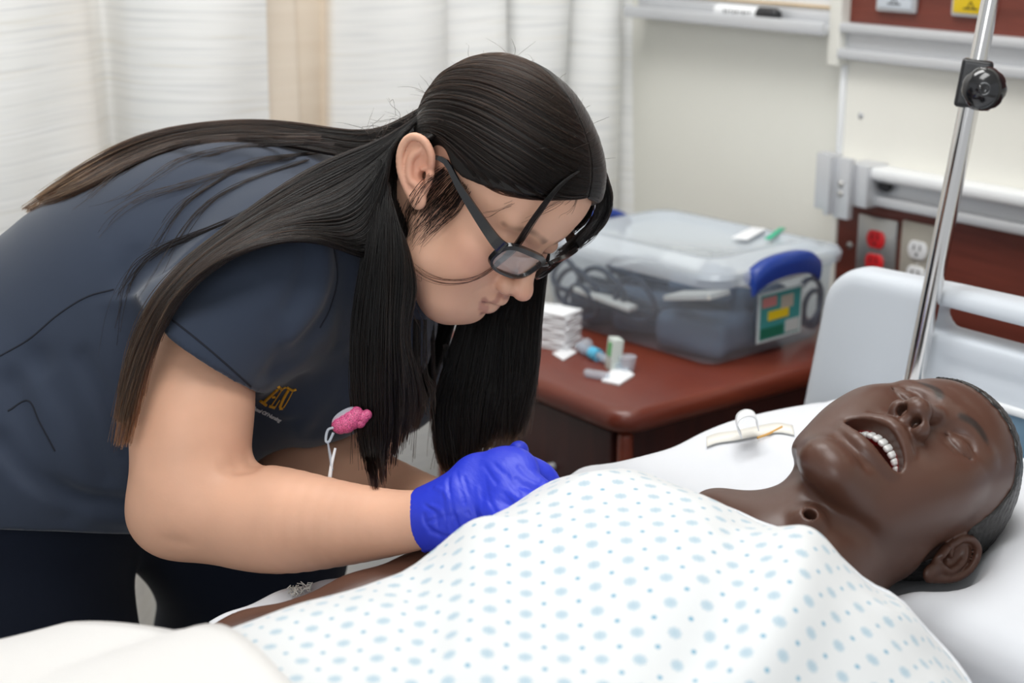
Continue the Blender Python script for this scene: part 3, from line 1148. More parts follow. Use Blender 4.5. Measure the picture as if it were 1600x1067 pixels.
S_ = Sculpt((HX - .03, .08, .45), (HX + .06, 1.32, 1.03), .005)
yl, zt_ = hb(1302, 424)
ybm, _ = hb(1262, 640)
zt_ = hb(1340, 419)[1]
YC = .70
HWt = yl - YC
prof = [(YC - HWt, zt_), (YC + HWt, zt_)]
zmid = hb(1468, 506)[1]
zr0 = hb(1470, 477)[1]
yslot = hb(1460, 490)[0]
_x, _y, _z = S_.ax[0][:, None, None], S_.ax[1][None, :, None], S_.ax[2][None, None, :]
rc = .05
zt2 = zt_ + .010 * (1 - ((_y - YC) / HWt) ** 2)
q1 = np.abs(_y - YC) - (HWt + .17 * (zt_ - _z) - rc)
q2 = _z - (zt2 - rc)
d2 = np.sqrt(np.maximum(q1, 0) ** 2 + np.maximum(q2, 0) ** 2) + np.minimum(np.maximum(q1, q2), 0) - rc
rs = .018
q3 = np.abs(_x - HX - .010) - (.024 - rs)
d2 = d2 + rs
S_.D = (np.sqrt(np.maximum(d2, 0) ** 2 + np.maximum(q3, 0) ** 2) + np.minimum(np.maximum(d2, q3), 0) - rs).astype(np.float32)
S_.sub(rbox((HX + .012, YC, (zmid + zr0) / 2 - .002), (.09, yslot - YC, (zr0 - zmid) / 2 + .004), .016), .008)
S_.crease([(HX - .016, yslot - .03, zmid - .04), (HX - .016, YC - .3, zmid - .04)], .006, .004)
v, f = S_.mesh()
finish('headboard', mesh_np('headboard', v, f), M_bedpl, bed)
zbl = hb(1500, 613)[1]
MB().box((HX - .018, YC - .33, .40), (HX - .010, hb(1437, 600)[0], zbl), .002).build('blue_panel', M_bedbl, bed)
MB().box((HX - .022, YC - .34, zbl), (HX - .010, hb(1437, 600)[0] + .008, zbl + .008), .002).build('panel_trim', M_white, bed)

# mattress with fitted sheet
S_ = Sculpt((-.80, .20, .55), (1.42, 1.20, .80), .012)
S_.add(rbox((.285, .70, (BZ + .58) / 2), (1.05, .445, (BZ - .58) / 2), .04))
S_.noise(.0015, 22, 5)
v, f = S_.mesh()
mt = finish('mattress', mesh_np('mattress', v, f), M_sheet)
tag(mt, 'white sheeted mattress under the mannequin', 'mattress')

# IV pole fixed to the bed corner
pb = PW(1424.5, 612, 1.74); pt = PW(1566, -90, 1.62)
dv = (pt - pb) / np.linalg.norm(pt - pb)
pb2 = pb - dv * ((pb[2] - .56) / dv[2])
iv = thing('iv_pole', pb2, 'leaning chrome pole with a black clamp knob beside the headboard', 'pole')
cl = PW(1529, 132, 1.655)
tt = (cl - pb) @ dv
cl = pb + dv * tt
MB().tube([Vector(pb2), Vector(cl)], .0112, 20).build('lower_tube', M_chrome, iv)
pt = pt + dv * .55
MB().tube([Vector(cl), Vector(pt)], .0098, 20).build('upper_tube', M_chrome, iv)
MB().tube([Vector(pb2), Vector(pb2 + dv * .08)], .020, 20).build('socket', M_alud, iv)
for sg in (-1, 1):
    MB().tube(spline([pt, pt + np.array([0, sg * .05, .012]), pt + np.array([0, sg * .10, -.01]), pt + np.array([0, sg * .125, .02])], 12), .004, 8).build('hook', M_chrome, iv)
S_ = Sculpt(-np.ones(3) * .045, np.ones(3) * .045, .0016)
# local axes: z along the pole, y toward camera
ly_ = (CAMLOC - cl); ly_ = ly_ - dv * (ly_ @ dv); ly_ /= np.linalg.norm(ly_)
lx_ = np.cross(ly_, dv)
S_.add(rbox((0, 0, 0), (.0165, .015, .026), .004))
S_.add(rbox((-.012, .004, -.004), (.010, .011, .022), .003), .003)
S_.sub(cap((0, 0, -.05), (0, 0, -.0245), .0115, .0115))
v, f = S_.mesh()
A3 = np.stack([lx_, ly_, dv], 1)
ck = finish('clamp', mesh_np('clamp', v @ A3.T + cl, f), M_black, iv)
S_ = Sculpt((-.04, -.01, -.04), (.04, .06, .04), .0014)
S_.add(ell((0, .030, 0), (.0235, .017, .0235)))
S_.add(cap((0, .0, 0), (0, .03, 0), .011, .013), .006)
for k in range(9):
    a = k * 2 * math.pi / 9
    S_.sub(cap((.0275 * math.cos(a), .01, .0275 * math.sin(a)), (.0275 * math.cos(a), .042, .0275 * math.sin(a)), .0045, .0045), .002)
S_.sub(ell((0, .049, 0), (.006, .004, .006)), .002)
S_.add(cap((.004, .045, 0), (.004, .0455, 0), .003, .003), .002)
v, f = S_.mesh()
off = dv * -.004 + RIGHT * .012
finish('knob', mesh_np('knob', v @ A3.T + cl + off, f), mat('gloss_black', (.01, .01, .012), .12, coat=.5), iv)
# ------------------------------------------------------------------ heads (local millimetres: x side, y face, z crown)
def face_common(S, back=(-12, 97, 84)):
    S.add(ell((0, back[0], 28), (76, back[1], back[2])))
    S.add(ell((0, 30, 30), (67, 58, 58)), 14)
    S.add(ell((0, 34, -28), (57, 50, 60)), 16)


def ear(S, sx, c=(77, -14, -18), tilt=0, yaw=22, sc=1.0):
    """outer ear: bowl, rim, lobe; built around c, +y of the ear forward"""
    R = rotm(tilt, 0, 0)
    Y = rotm(0, 0, sx * yaw)
    def T(p):
        q = Y @ (R @ (np.array([sx * p[0], p[1], p[2]]) * sc))
        return q + np.array([sx * c[0], c[1], c[2]])
    A = Y @ R
    S.add(ell(T((2, -2, 3)), np.array((6, 16, 27)) * sc, A), 3)
    S.sub(ell(T((9, 1, 2)), np.array((6, 11, 19)) * sc, A), 3)
    rim = [(4, 12, 6), (6, 13, 16), (7, 7, 27), (8, -3, 31), (8, -12, 26), (8, -17, 14), (7, -17, 0), (6, -13, -12), (5, -8, -22)]
    pr = spline(rim, 26)
    S.chain([(T(p), 3.3 * sc) for p in pr], 1.5)
    an = spline([(4, 2, 20), (6, -6, 13), (6, -9, 2), (6, -7, -8), (5, 0, -13)], 14)
    S.chain([(T(p), 2.8 * sc) for p in an], 2.5)
    S.add(ell(T((4, -1, -25)), np.array((4.5, 8.5, 9.5)) * sc, A), 4)
    S.add(cap(T((4, 11, -2)), T((5, 9, -9)), 3.6 * sc, 3.2 * sc), 3)
    S.add(cap(T((3, 12, 6)), T((4, 3, 2)), 2.4 * sc, 2.0 * sc), 2)
    S.sub(cap(T((2, 3, -4)), T((-8, 6, -4)), 4.5 * sc, 3 * sc), 2)


HMR = np.array([[.553, .172, .815], [-.615, .744, .261], [.562, .646, -.517]])
u_, s_, v_ = np.linalg.svd(HMR); HMR = u_ @ v_
HMT = np.array([.353, -.126, -1.372])


def HM(v):                                  # mannequin head local mm -> world
    return to_world((np.asarray(v) / 1000.0) @ HMR.T + HMT)


def HMi(w):                                 # world -> local mm
    return ((to_cam(np.asarray(w)) - HMT) @ HMR) * 1000.0


M_mskin = mat('dark_brown_vinyl', (0.062, 0.026, 0.016), 0.36, spec=0.45, attr='tint', bump=(500, 0.05, 2, (1, 1, 1), .0005))
M_mhair = mat('moulded_black_hair', (0.020, 0.018, 0.017), 0.42, bump=(160, 0.9, 3, (1.0, 0.25, 1.0), 0.002), var=(120, .35, (1, .2, 1)))
M_teeth = mat('tooth_white', (0.86, 0.86, 0.84), 0.25)

S = Sculpt((-108, -118, -290), (108, 136, 122), 1.7)
face_common(S)
# lower face and open jaw
S.add(ell((0, 42, -70), (50, 46, 44)), 14)
S.add(ell((0, 58, -110), (36, 34, 30)), 18)
S.add(ell((0, 82, -134), (19, 15, 14)), 18)
S.add2(lambda s: cap((s * 56, 0, -62), (s * 40, 40, -98), 15, 14), 20)
S.add2(lambda s: cap((s * 40, 40, -98), (s * 12, 78, -134), 14, 11), 20)
S.add2(lambda s: ell((s * 43, 54, -30), (22, 24, 20)), 22)
S.add2(lambda s: ell((s * 38, 54, -62), (24, 26, 32)), 24)
S.add2(lambda s: ell((s * 44, 28, -44), (23, 42, 38)), 26)
S.add2(lambda s: ell((s * 47, 42, -8), (19, 30, 30)), 24)
S.add(ell((0, 74, -64), (30, 20, 24)), 12)
S.sub(cap((-30, 22, -128), (30, 22, -128), 26, 26), 14)
S.blur(5, 30)
# brow, nose
S.add2(lambda s: cap((s * 9, 80, 13), (s * 44, 66, 14), 10, 9), 12)
S.sub2(lambda s: ell((s * 31, 94, -6), (16, 13, 11)), 12)
S.add2(lambda s: ell((s * 31, 68, -7), (16.5, 16, 12.5)), 5)
S.add(cap((0, 80, 2), (0, 104, -36), 8, 9), 9)
S.add(ell((0, 106, -40), (12, 11, 10)), 6)
S.add2(lambda s: ell((s * 13, 96, -46), (9, 11, 9)), 5)
S.add(cap((0, 98, -50), (0, 94, -58), 5, 4), 5)
S.sub2(lambda s: fcap((s * 8.5, 112, -56), (s * 8, 92, -40), 5.6, 4.5, (1, 0, 0), .75), 2.5)
# lips and mouth
up = spline([(-36, 66, -76), (-21, 84, -67), (-7, 92, -62), (0, 93, -64), (7, 92, -62), (21, 84, -67), (36, 66, -76)], 20)
S.chain([(p, 5.2) for p in up], 5)
lo_ = spline([(-36, 64, -78), (-24, 78, -90), (-10, 86, -98), (0, 88, -100), (10, 86, -98), (24, 78, -90), (36, 64, -78)], 20)
S.chain([(p, 6.5) for p in lo_], 5)
S.crease([(-14, 84, -112), (0, 88, -113), (14, 84, -112)], 8, 3.0)
S.sub(ell((0, 76, -81), (32, 34, 15)), 2.5)
S.sub(ell((0, 60, -80), (26, 20, 20)), 2)
S.crease(spline([(17, 98, -46), (27, 84, -58), (37, 70, -74), (38, 62, -86)], 8), 5, 1.6)
S.crease(spline([(-17, 98, -46), (-27, 84, -58), (-37, 70, -74), (-38, 62, -86)], 8), 5, 1.6)
# eyelid lines and folds
for s in (1, -1):
    LID = {} if s == 1 else LID
    LID[s] = S.snap(spline([(s * 17, 80, -9), (s * 24, 84, -13), (s * 32, 84.5, -14.5), (s * 40, 80, -12.5), (s * 46, 74, -9)], 12))
    S.crease(LID[s], 1.6, 2.2)
    0 and S.crease(spline([(s * 17, 80, -9), (s * 24, 84, -13), (s * 32, 84.5, -14.5), (s * 40, 80, -12.5), (s * 46, 74, -9)], 12), 1.7, 3.0)
    S.crease(spline([(s * 18, 80, 0), (s * 30, 83, 5), (s * 42, 76, 1)], 10), 2.5, 1.2)
    S.sub(cap((s * 17, 78, -8), (s * 16.6, 86, -8), 1.2, 1.2), .8)
    S.sub(cap((s * 46, 70, -9), (s * 47, 80, -9), 1.2, 1.2), .8)
    ear(S, s, (76, -12, -22), -6, 34, 1.0)
# neck (throat forward when the head is tipped back), with port and tendons
nb = HMi(np.array([.90, .80, .845]))
tr = HMi(PW(1263, 813, 1.243))
n0 = np.array([0, -18, -50.0])
S.add(cap(n0, nb, 60, 66), 16)
S.add(cap((0, 18, -105), nb + np.array([0, 14, 0]), 34, 40), 22)
S.add(ell(nb + np.array([0, -8, -10]), (110, 50, 44)), 30)
S.add2(lambda s: cap((s * 56, -16, -62), nb + np.array([s * 20, 48, 6]), 10, 9), 16)
ax = HMi(CAMLOC) - tr; ax /= np.linalg.norm(ax)
fn = np.array([0, 1.0, -.12])
HOLE = None
v0, f0 = None, None


def field_at(S, p):
    i = np.clip(np.round((np.asarray(p) - S.lo) / S.h).astype(int), 0, S.n - 1)
    return S.D[tuple(i)]


p = tr + ax * 60
for _ in range(200):
    d = field_at(S, p)
    if d < 0.5: break
    p = p - ax * max(min(float(d), 5) * .6, .4)
HOLE = p
g_ = np.array([field_at(S, p + 4 * e) - field_at(S, p - 4 * e) for e in np.eye(3)], float)
g_ /= np.linalg.norm(g_) + 1e-9
S.add(ell(HOLE - g_ * 5, 15), 8)
S.sub(cap(HOLE + g_ * 14, HOLE - g_ * 22, 5.6, 5.0), 1.5)
S.cut((0, 0, nb[2] - 36), (0, 0, -1))
v, f = S.mesh()
if np.linalg.det(HMR) < 0:
    f = f[:, ::-1]
# colours of the vinyl: lips slightly redder, cavity dark red, painted brows
base = np.array((0.088, 0.039, 0.026))
c = np.tile(base, (len(v), 1))


def blend(c, w, col):
    return c * (1 - w[:, None]) + np.array(col) * w[:, None]


def near(v, pts, r, soft=2.0):
    d = np.full(len(v), 1e9)
    for a, b in zip(pts, pts[1:]):
        a = np.asarray(a, float); b = np.asarray(b, float)
        ab = b - a
        t = np.clip(((v - a) @ ab) / (ab @ ab + 1e-9), 0, 1)
        d = np.minimum(d, np.linalg.norm(v - a - t[:, None] * ab, axis=1))
    return np.clip((r + soft / 2 - d) / soft, 0, 1)


inside = ((np.abs(v[:, 0]) < 29) & (v[:, 2] < -62) & (v[:, 2] > -103) & (v[:, 1] < 80) & (v[:, 1] > 25) & (((v[:, 0] / 31) ** 2 + ((v[:, 1] - 54) / 29) ** 2) < 1))
c = blend(c, inside.astype(float), (0.30, 0.010, 0.012))
for s in (1, -1):
    br = spline([(s * 12, 88, 11), (s * 24, 87, 18), (s * 38, 78, 18), (s * 50, 64, 8)], 14)
    c = blend(c, near(v, br, 4.0, 2.5) * .85, (0.020, 0.019, 0.018))
    c = blend(c, near(v, LID[s], .9, 1.6) * .9, (0.010, 0.005, 0.004))  # shade of the lid slit put into the colour, crease alone is too faint
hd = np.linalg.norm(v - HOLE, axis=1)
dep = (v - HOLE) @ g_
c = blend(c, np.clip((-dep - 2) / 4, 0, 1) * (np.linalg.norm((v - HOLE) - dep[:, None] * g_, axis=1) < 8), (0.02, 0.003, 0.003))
head_v, head_f, head_c = HM(v), f, c

# torso and arms of the mannequin under the gown
S2 = Sculpt((-.35, .42, .755), (1.02, 1.16, 1.0), .007)
S2.add(rbox((.60, .78, .84), (.30, .165, .075), .07))
S2.add(ell((.74, .79, .87), (.17, .15, .065)), .05)
S2.add(cap((.83, .64, .84), (.83, .94, .84), .055, .055), .05)
S2.add(ell((.36, .80, .85), (.20, .16, .06)), .05)
S2.chain([((.835, .965, .835), .050), ((.77, 1.005, .822), .046), ((.62, 1.030, .798), .035), ((.52, 1.037, .793), .033), ((.36, 1.04, .792), .029), ((.25, 1.03, .792), .023)], .02)
S2.chain([((.835, .60, .835), .055), ((.77, .565, .825), .050), ((.52, .545, .812), .042), ((.25, .55, .800), .027)], .02)
S2.chain([((.2, .86, .84), .07), ((-.25, .88, .83), .05)], .03)
S2.chain([((.2, .70, .84), .07), ((-.25, .68, .83), .05)], .03)
# ------------------------------------------------------------------ gown
def ease(t):
    t = np.clip(t, 0, 1)
    return t * t * (3 - 2 * t)


GX = [.10, .30, .42, .50, .57, .63, .70, .77, .84, .90, .96, 1.04]
GZ = [.900, .908, .912, .915, .920, .934, .952, .950, .914, .862, .822, .79]


def gown_h(x, y):
    zc = np.interp(x, GX, GZ)
    # smooth the profile
    for o in (-.03, .03):
        zc = zc + np.interp(x + o, GX, GZ)
    zc = zc / 3
    dy = y - .79
    wf = np.interp(x, [.3, .5, .6, .66, .74, .88, 1.0], [.20, .19, .175, .19, .222, .25, .22])
    wn = np.interp(x, [.3, .6, .78, .88, 1.0], [.26, .27, .27, .225, .20])
    w = np.where(dy > 0, wf, wn)
    t = np.abs(dy) / w
    base_ = .775
    dome = np.clip(1 - t ** 2.7, 0, 1) ** .62
    z = base_ + (zc - base_) * dome
    # near arm under the cloth
    arm = .775 + .085 * np.exp(-((y - .565) / .060) ** 2) * ease((.90 - x) / .10)
    z = np.maximum(z, arm) + .006 * np.exp(-((z - arm) / .02) ** 2)
    # far sleeve end
    zf = .775 + .105 * np.exp(-((y - 1.0) / .055) ** 2) * ease((x - .70) / .05) * ease((.95 - x) / .06)
    z = np.maximum(z, zf) + .006 * np.exp(-((z - zf) / .02) ** 2)
    return z


def folds(x, y):
    def fold(x0, y0, x1, y1, w, a):
        dx, dy = x1 - x0, y1 - y0
        L = math.hypot(dx, dy)
        t = ((x - x0) * dx + (y - y0) * dy) / L ** 2
        s = ((x - x0) * -dy + (y - y0) * dx) / L + .012 * np.sin(t * 5)
        e = ease((t + .15) / .3) * ease((1.15 - t) / .3)
        return a * np.exp(-(s / w) ** 2) * e
    r = fold(.62, .60, .84, .70, .022, .014) + fold(.60, .63, .82, .755, .02, -.007)
    r = r + fold(.50, .72, .66, .90, .02, .006) + fold(.44, .70, .58, .86, .018, -.005)
    r = r + fold(.80, .62, .90, .68, .016, .007) + fold(.86, .90, .80, .98, .014, .005) + fold(.84, .86, .77, .95, .012, -.004)
    r = r + fold(.64, .84, .60, .94, .014, .005) + fold(.84, .55, .93, .63, .015, .006) + fold(.70, .86, .86, .90, .02, .004)
    r = r + .0022 * np.sin(17 * x + 23 * y) * np.sin(31 * x - 12 * y + 1) + .0010 * np.sin(60 * x + 10 * y) * np.sin(9 * x - 50 * y)
    return r


S2.cut((0, 0, .768), (0, 0, -1))
v2, f2 = S2.mesh()
under = (v2[:, 0] < .93)
v2[:, 2] = np.where(under, np.minimum(v2[:, 2], np.where((v2[:, 1] > .99) & (v2[:, 0] < .70), 9, gown_h(v2[:, 0], v2[:, 1]) + folds(v2[:, 0], v2[:, 1]) - .003)), v2[:, 2])
vv = np.concatenate([head_v, v2]); 
ff = np.concatenate([head_f, f2 + len(head_v)])
cc = np.concatenate([head_c, np.tile(base, (len(v2), 1))])
mq = finish('patient_mannequin', mesh_np('patient_mannequin', vv, ff, cc), M_mskin)
tag(mq, 'dark brown training mannequin lying on its back with open mouth and throat port', 'mannequin')
MQ = mq

# moulded hair shell
SH = Sculpt((-92, -122, -70), (92, 90, 124), 1.7)
SH.add(ell((0, -12, 28), (78.6, 99.6, 86.6)))
SH.add(ell((0, 30, 30), (68.5, 59.6, 59.8)), 14)
X_, Y_, Z_ = SH.ax[0][:, None, None], SH.ax[1][None, :, None], SH.ax[2][None, None, :]
ra = np.abs(X_)
# hairline: the forehead edge, temple recess, in front of the ear, nape
front = 40 + 0.30 * (Y_ - 60) * 0 + 12 * np.exp(-((ra - 0) / 25.0) ** 2) + 6 * np.exp(-((ra - 60) / 15) ** 2)
line = np.where(Y_ > 30, front + (Y_ < 55) * 0, 0)
zlim = np.interp(np.broadcast_to(Y_, (1, len(SH.ax[1]), 1)).ravel(), [-120, -80, -40, -20, 0, 12, 26, 40, 55, 70, 90], [-45, -48, -40, -6, -2, 2, 26, 46, 54, 60, 66])[None, :, None]
SH.D = np.maximum(SH.D, (zlim - Z_ - 6 * np.exp(-(ra / 22) ** 2) * (Y_ > 40) + 1.5 * np.sin(ra * .5) * (Y_ > 20)) * .8).astype(np.float32)
zc_ = Z_ + 0.6 * Y_
SH.D += (0.55 * np.sin(Z_ * 0.9 + X_ * .35 + 2.0 * np.sin(Y_ * .11)) * np.sin(X_ * .8 + Y_ * .23)).astype(np.float32)
v, f = SH.mesh()
if np.linalg.det(HMR) < 0:
    f = f[:, ::-1]
finish('moulded_hair', mesh_np('moulded_hair', HM(v), f), M_mhair, MQ)

# upper teeth, one by one along the arch
for i in range(-5, 6):
    t_ = (i) * 0.235
    R_ = rotm(0, 0, -math.degrees(t_) * .9)
    cpt = np.array([27.5 * math.sin(t_ * 1.0), 60 + 22 * math.cos(t_ * 1.1) - 2, -68.3 - .8 * math.cos(t_)])
    w = 2.9 if abs(i) < 3 else 3.0
    s3 = Sculpt(cpt - 8, cpt + 8, .8)
    s3.add(rbox(cpt, (w + .1, 2.4, 4.4), 1.9, R_))
    vt, ft = s3.mesh()
    if np.linalg.det(HMR) < 0:
        ft = ft[:, ::-1]
    finish('tooth', mesh_np('tooth', HM(vt), ft), M_teeth, MQ)

# ------------------------------------------------------------------ pillow
S = Sculpt((.93, .33, .74), (1.42, 1.20, .95), .007)
S.add(rbox((1.153, .755, BZ + .030), (.195, .37, .040), .036))
S.add(ell((1.150, .755, BZ + .032), (.175, .35, .050)), .04)
S.add(ell((1.19, 1.0, BZ + .045), (.13, .10, .040)), .05)
for sx, sy in ((1, 1), (1, -1), (-1, 1), (-1, -1)):
    S.add(ell((1.153 + sx * .17, .765 + sy * .36, BZ + .035), (.04, .05, .018)), .04)
hc = HM((0, -12, 28)); Rw = MC @ HMR
S.sub(ell(hc, np.array((78.5, 99.5, 86.5)) / 1000, Rw), .03)
S.sub(ell(HM((60, -20, -25)), .045), .03)
S.sub(cap(HM((0, -25, -30)), HM((0, -25, -120)), .062, .070), .03)
for s_i, (a, b) in enumerate([((.99, .50, .86), (1.10, .62, .88)), ((1.20, .42, .88), (1.15, .62, .88)), ((1.30, .50, .88), (1.20, .62, .88)), ((1.05, .40, .86), (1.12, .58, .88)), ((1.02, 1.10, .87), (1.10, 1.0, .88))]):
    S.crease([a, b], .014, .005)
S.noise(.0025, 26, 11)
S.cut((0, 0, BZ + .0015), (0, 0, -1))
v, f = S.mesh()
pl = finish('pillow', mesh_np('pillow', v, f), M_sheet)
tag(pl, 'white pillow under the mannequin head', 'pillow')

# ------------------------------------------------------------------ gown cloth
M_gown = None


def gown_mat():
    m = bpy.data.materials.new('gown_print')
    m.use_nodes = True
    nt = m.node_tree
    L = nt.links.new
    b = nt.nodes['Principled BSDF']
    b.inputs['Roughness'].default_value = 0.85
    b.inputs['Sheen Weight'].default_value = 0.2
    uv = nt.nodes.new('ShaderNodeUVMap')
    P = 0.0245

    def mth(op, a, c=None, d=None):
        n = nt.nodes.new('ShaderNodeMath')
        n.operation = op
        for i, q in enumerate((a, c, d)):
            if q is None: continue
            if isinstance(q, (int, float)):
                n.inputs[i].default_value = q
            else:
                L(q, n.inputs[i])
        return n.outputs[0]
    mp = nt.nodes.new('ShaderNodeMapping')
    mp.inputs['Rotation'].default_value = (0, 0, math.radians(38))
    mp.inputs['Scale'].default_value = (1 / P, 1 / P, 1)
    L(uv.outputs[0], mp.inputs[0])
    sp = nt.nodes.new('ShaderNodeSeparateXYZ')
    L(mp.outputs[0], sp.inputs[0])

    def dots(ox, oy, r, scallop):
        fx = mth('SUBTRACT', mth('FRACT', mth('ADD', sp.outputs[0], ox + 100.0)), .5)
        fy = mth('SUBTRACT', mth('FRACT', mth('ADD', sp.outputs[1], oy + 100.0)), .5)
        d = mth('SQRT', mth('ADD', mth('MULTIPLY', fx, fx), mth('MULTIPLY', fy, fy)))
        if not scallop:
            return mth('SMOOTH_MIN', mth('MULTIPLY', mth('SUBTRACT', r, d), 40.0), 1.0, 0.1)
        a = mth('ARCTAN2', fy, fx)
        pet = mth('COSINE', mth('MULTIPLY', a, 8.0))
        e = mth('ADD', r, mth('MULTIPLY', pet, r * .10))
        o = mth('MULTIPLY', mth('SUBTRACT', e, d), 30.0)
        ocl = mth('MINIMUM', mth('MAXIMUM', o, 0.0), 1.0)
        # rings of fine beads
        ring = mth('ABSOLUTE', mth('SUBTRACT', d, r * .58))
        gap = mth('MULTIPLY', mth('MULTIPLY', mth('COMPARE', ring, 0.0, r * .12), mth('GREATER_THAN', mth('COSINE', mth('MULTIPLY', a, 16.0)), .2)), .45)
        return mth('MULTIPLY', ocl, mth('SUBTRACT', .80, gap))
    big = dots(0, 0, .195, True)
    sm = dots(.5, .5, .085, False)
    sm = mth('MINIMUM', mth('MAXIMUM', sm, 0.0), 1.0)

    def mix(f, a, c):
        x = nt.nodes.new('ShaderNodeMix')
        x.data_type = 'RGBA'
        L(f, x.inputs[0])
        for s, q in ((x.inputs[6], a), (x.inputs[7], c)):
            if isinstance(q, tuple): s.default_value = (*q, 1)
            else: L(q, s)
        return x.outputs[2]
    c = mix(big, (0.70, 0.715, 0.725), (0.33, 0.48, 0.58))
    c = mix(sm, c, (0.17, 0.38, 0.52))
    L(c, b.inputs['Base Color'])
    nz = nt.nodes.new('ShaderNodeTexNoise')
    nz.inputs['Scale'].default_value = 700
    tc = nt.nodes.new('ShaderNodeTexCoord')
    L(tc.outputs['Object'], nz.inputs['Vector'])
    bp = nt.nodes.new('ShaderNodeBump')
    bp.inputs['Strength'].default_value = .12
    bp.inputs['Distance'].default_value = .0006
    L(nz.outputs['Fac'], bp.inputs['Height'])
    L(bp.outputs[0], b.inputs['Normal'])
    return m


M_gown = gown_mat()
nx, ny = 260, 240
Ys = np.linspace(.36, 1.085, ny)
# upper edge of the cloth: neckline dips toward the chest
xe = np.interp(Ys, [.36, .46, .54, .60, .64, .683, .725, .79, .844, .88, .94, .99, 1.03, 1.085], [.77, .80, .845, .877, .880, .856, .828, .820, .828, .852, .878, .87, .84, .78])
xe = np.convolve(np.pad(xe, 6, 'edge'), np.ones(13) / 13, 'valid')
# lower far edge of the sleeve leaves the arm bare below
x0 = np.interp(Ys, [.36, .90, .955, .985, 1.02, 1.085], [.10, .10, .12, .40, .70, .72])
T_, Yg = np.meshgrid(np.linspace(0, 1, nx), Ys, indexing='ij')
Xg = x0[None, :] + (xe - x0)[None, :] * T_
Hh = gown_h(Xg, Yg)
Zg = Hh + folds(Xg, Yg) + .004
P3 = np.stack([Xg, Yg, Zg], -1)
# arc-length coordinates for the print
du = np.zeros((nx, ny)); du[1:] = np.cumsum(np.linalg.norm(np.diff(P3, axis=0), axis=2), 0)
du = du + x0[None, :]
mid = np.argmin(abs(Ys - .78))
dv_ = np.zeros((nx, ny)); dv_[:, 1:] = np.cumsum(np.linalg.norm(np.diff(P3, axis=1) * np.array([0.0, 1, 1]), axis=2), 1)
dv_ -= dv_[:, mid][:, None]
du = du - du[-1:, :] + xe[None, :] if False else du
v = P3.reshape(-1, 3)
i = (np.arange(nx - 1)[:, None] * ny + np.arange(ny - 1)[None])
f = np.stack([i, i + ny, i + ny + 1, i + 1], -1).reshape(-1, 4)
me = mesh_np('hospital_gown', v, f)
uvl = me.uv_layers.new(name='UVMap')
li = np.empty(len(me.loops), np.int32); me.loops.foreach_get('vertex_index', li)
uvl.data.foreach_set('uv', np.stack([du.ravel(), dv_.ravel()], 1)[li].astype('f').ravel())
gw = finish('gown', me, M_gown, MQ)
so = gw.modifiers.new('s', 'SOLIDIFY'); so.thickness = 0.0022; so.offset = 1
# rolled neck hem
hem = MB()
hem.tube([Vector(P3[-1, j]) + Vector((0, 0, .001)) for j in range(30, ny - 22, 3)], .0028, 8)
hem.build('neck_hem', M_sheet, gw)

# ------------------------------------------------------------------ blanket over the lap, drawsheet past the arm
nx, ny = 90, 110
Xb = np.linspace(-.70, .405, nx); Yb = np.linspace(.16, 1.24, ny)
XX, YY = np.meshgrid(Xb, Yb, indexing='ij')
XX = XX + (.012 * np.sin((YY - .75) * 9) - .05 * ease((YY - .87) / .15)) * ease((XX - .1) / .25)
Z = .775 + (.150 - .034 * ease((XX - .12) / .25)) * np.clip(1 - (np.abs(YY - .78) / .33) ** 3, 0, 1) ** .6
side = np.clip((np.abs(YY - .70) - .46) / .08, 0, 1)
Z = np.where(np.abs(YY - .70) > .46, Z - .35 * side, Z)
Z = np.where((XX > .0) & (YY < 1.0), np.maximum(Z, gown_h(XX, YY) + .004), Z)
Z = Z + .003 * np.sin(14 * XX + 9 * YY) + .002 * np.sin(25 * YY - 12 * XX) + .005
v = np.stack([XX, YY, Z], -1).reshape(-1, 3)
i = (np.arange(nx - 1)[:, None] * ny + np.arange(ny - 1)[None])
f = np.stack([i, i + ny, i + ny + 1, i + 1], -1).reshape(-1, 4)
bk = finish('blanket', mesh_np('blanket', v, f), M_blanket)
so = bk.modifiers.new('s', 'SOLIDIFY'); so.thickness = 0.006; so.offset = 1
tag(bk, 'thick white flannel blanket over the mannequin lap', 'blanket')

# drawsheet strip with a frayed end beside the far arm
nx, ny = 120, 14
a = [PW(*q) for q in ((330, 978, 1.30), (400, 946, 1.34), (470, 921, 1.38), (520, 912, 1.40), (600, 889, 1.43), (664, 866, 1.45), (740, 820, 1.48))]
sp = spline(a, nx)
v = []
for k in range(ny):
    q = k / (ny - 1)
    o_ = sp.copy()
    o_[:, 1] += .004 - .045 * q
    o_[:, 2] = np.where(True, sp[:, 2] - .018 * q + .0015 * np.sin(np.arange(nx) * .25 + 3 * q) * (1 - q), 0)
    v.append(o_)
v = np.stack(v, 1).reshape(-1, 3)
i = (np.arange(nx - 1)[:, None] * ny + np.arange(ny - 1)[None])
f = np.stack([i, i + ny, i + ny + 1, i + 1], -1).reshape(-1, 4)
ds = finish('draw_sheet', mesh_np('draw_sheet', v, f), M_sheet)
so = ds.modifiers.new('s', 'SOLIDIFY'); so.thickness = 0.003
tag(ds, 'white draw sheet edge along the far side of the mannequin arm', 'sheet')
m = MB()
p0 = PW(466, 925, 1.372)
for k in range(34):
    q = np.array([random.uniform(-.010, .012), random.uniform(-.006, .006), 0])
    b0 = p0 + q
    m.tube([b0, b0 + np.array([random.uniform(-.003, .003), random.uniform(-.003, .003), .003]), b0 + np.array([random.uniform(-.006, .006), random.uniform(-.005, .005), random.uniform(.001, .007)])], .0005, 5)
m.build('frayed_threads', M_cream, ds)

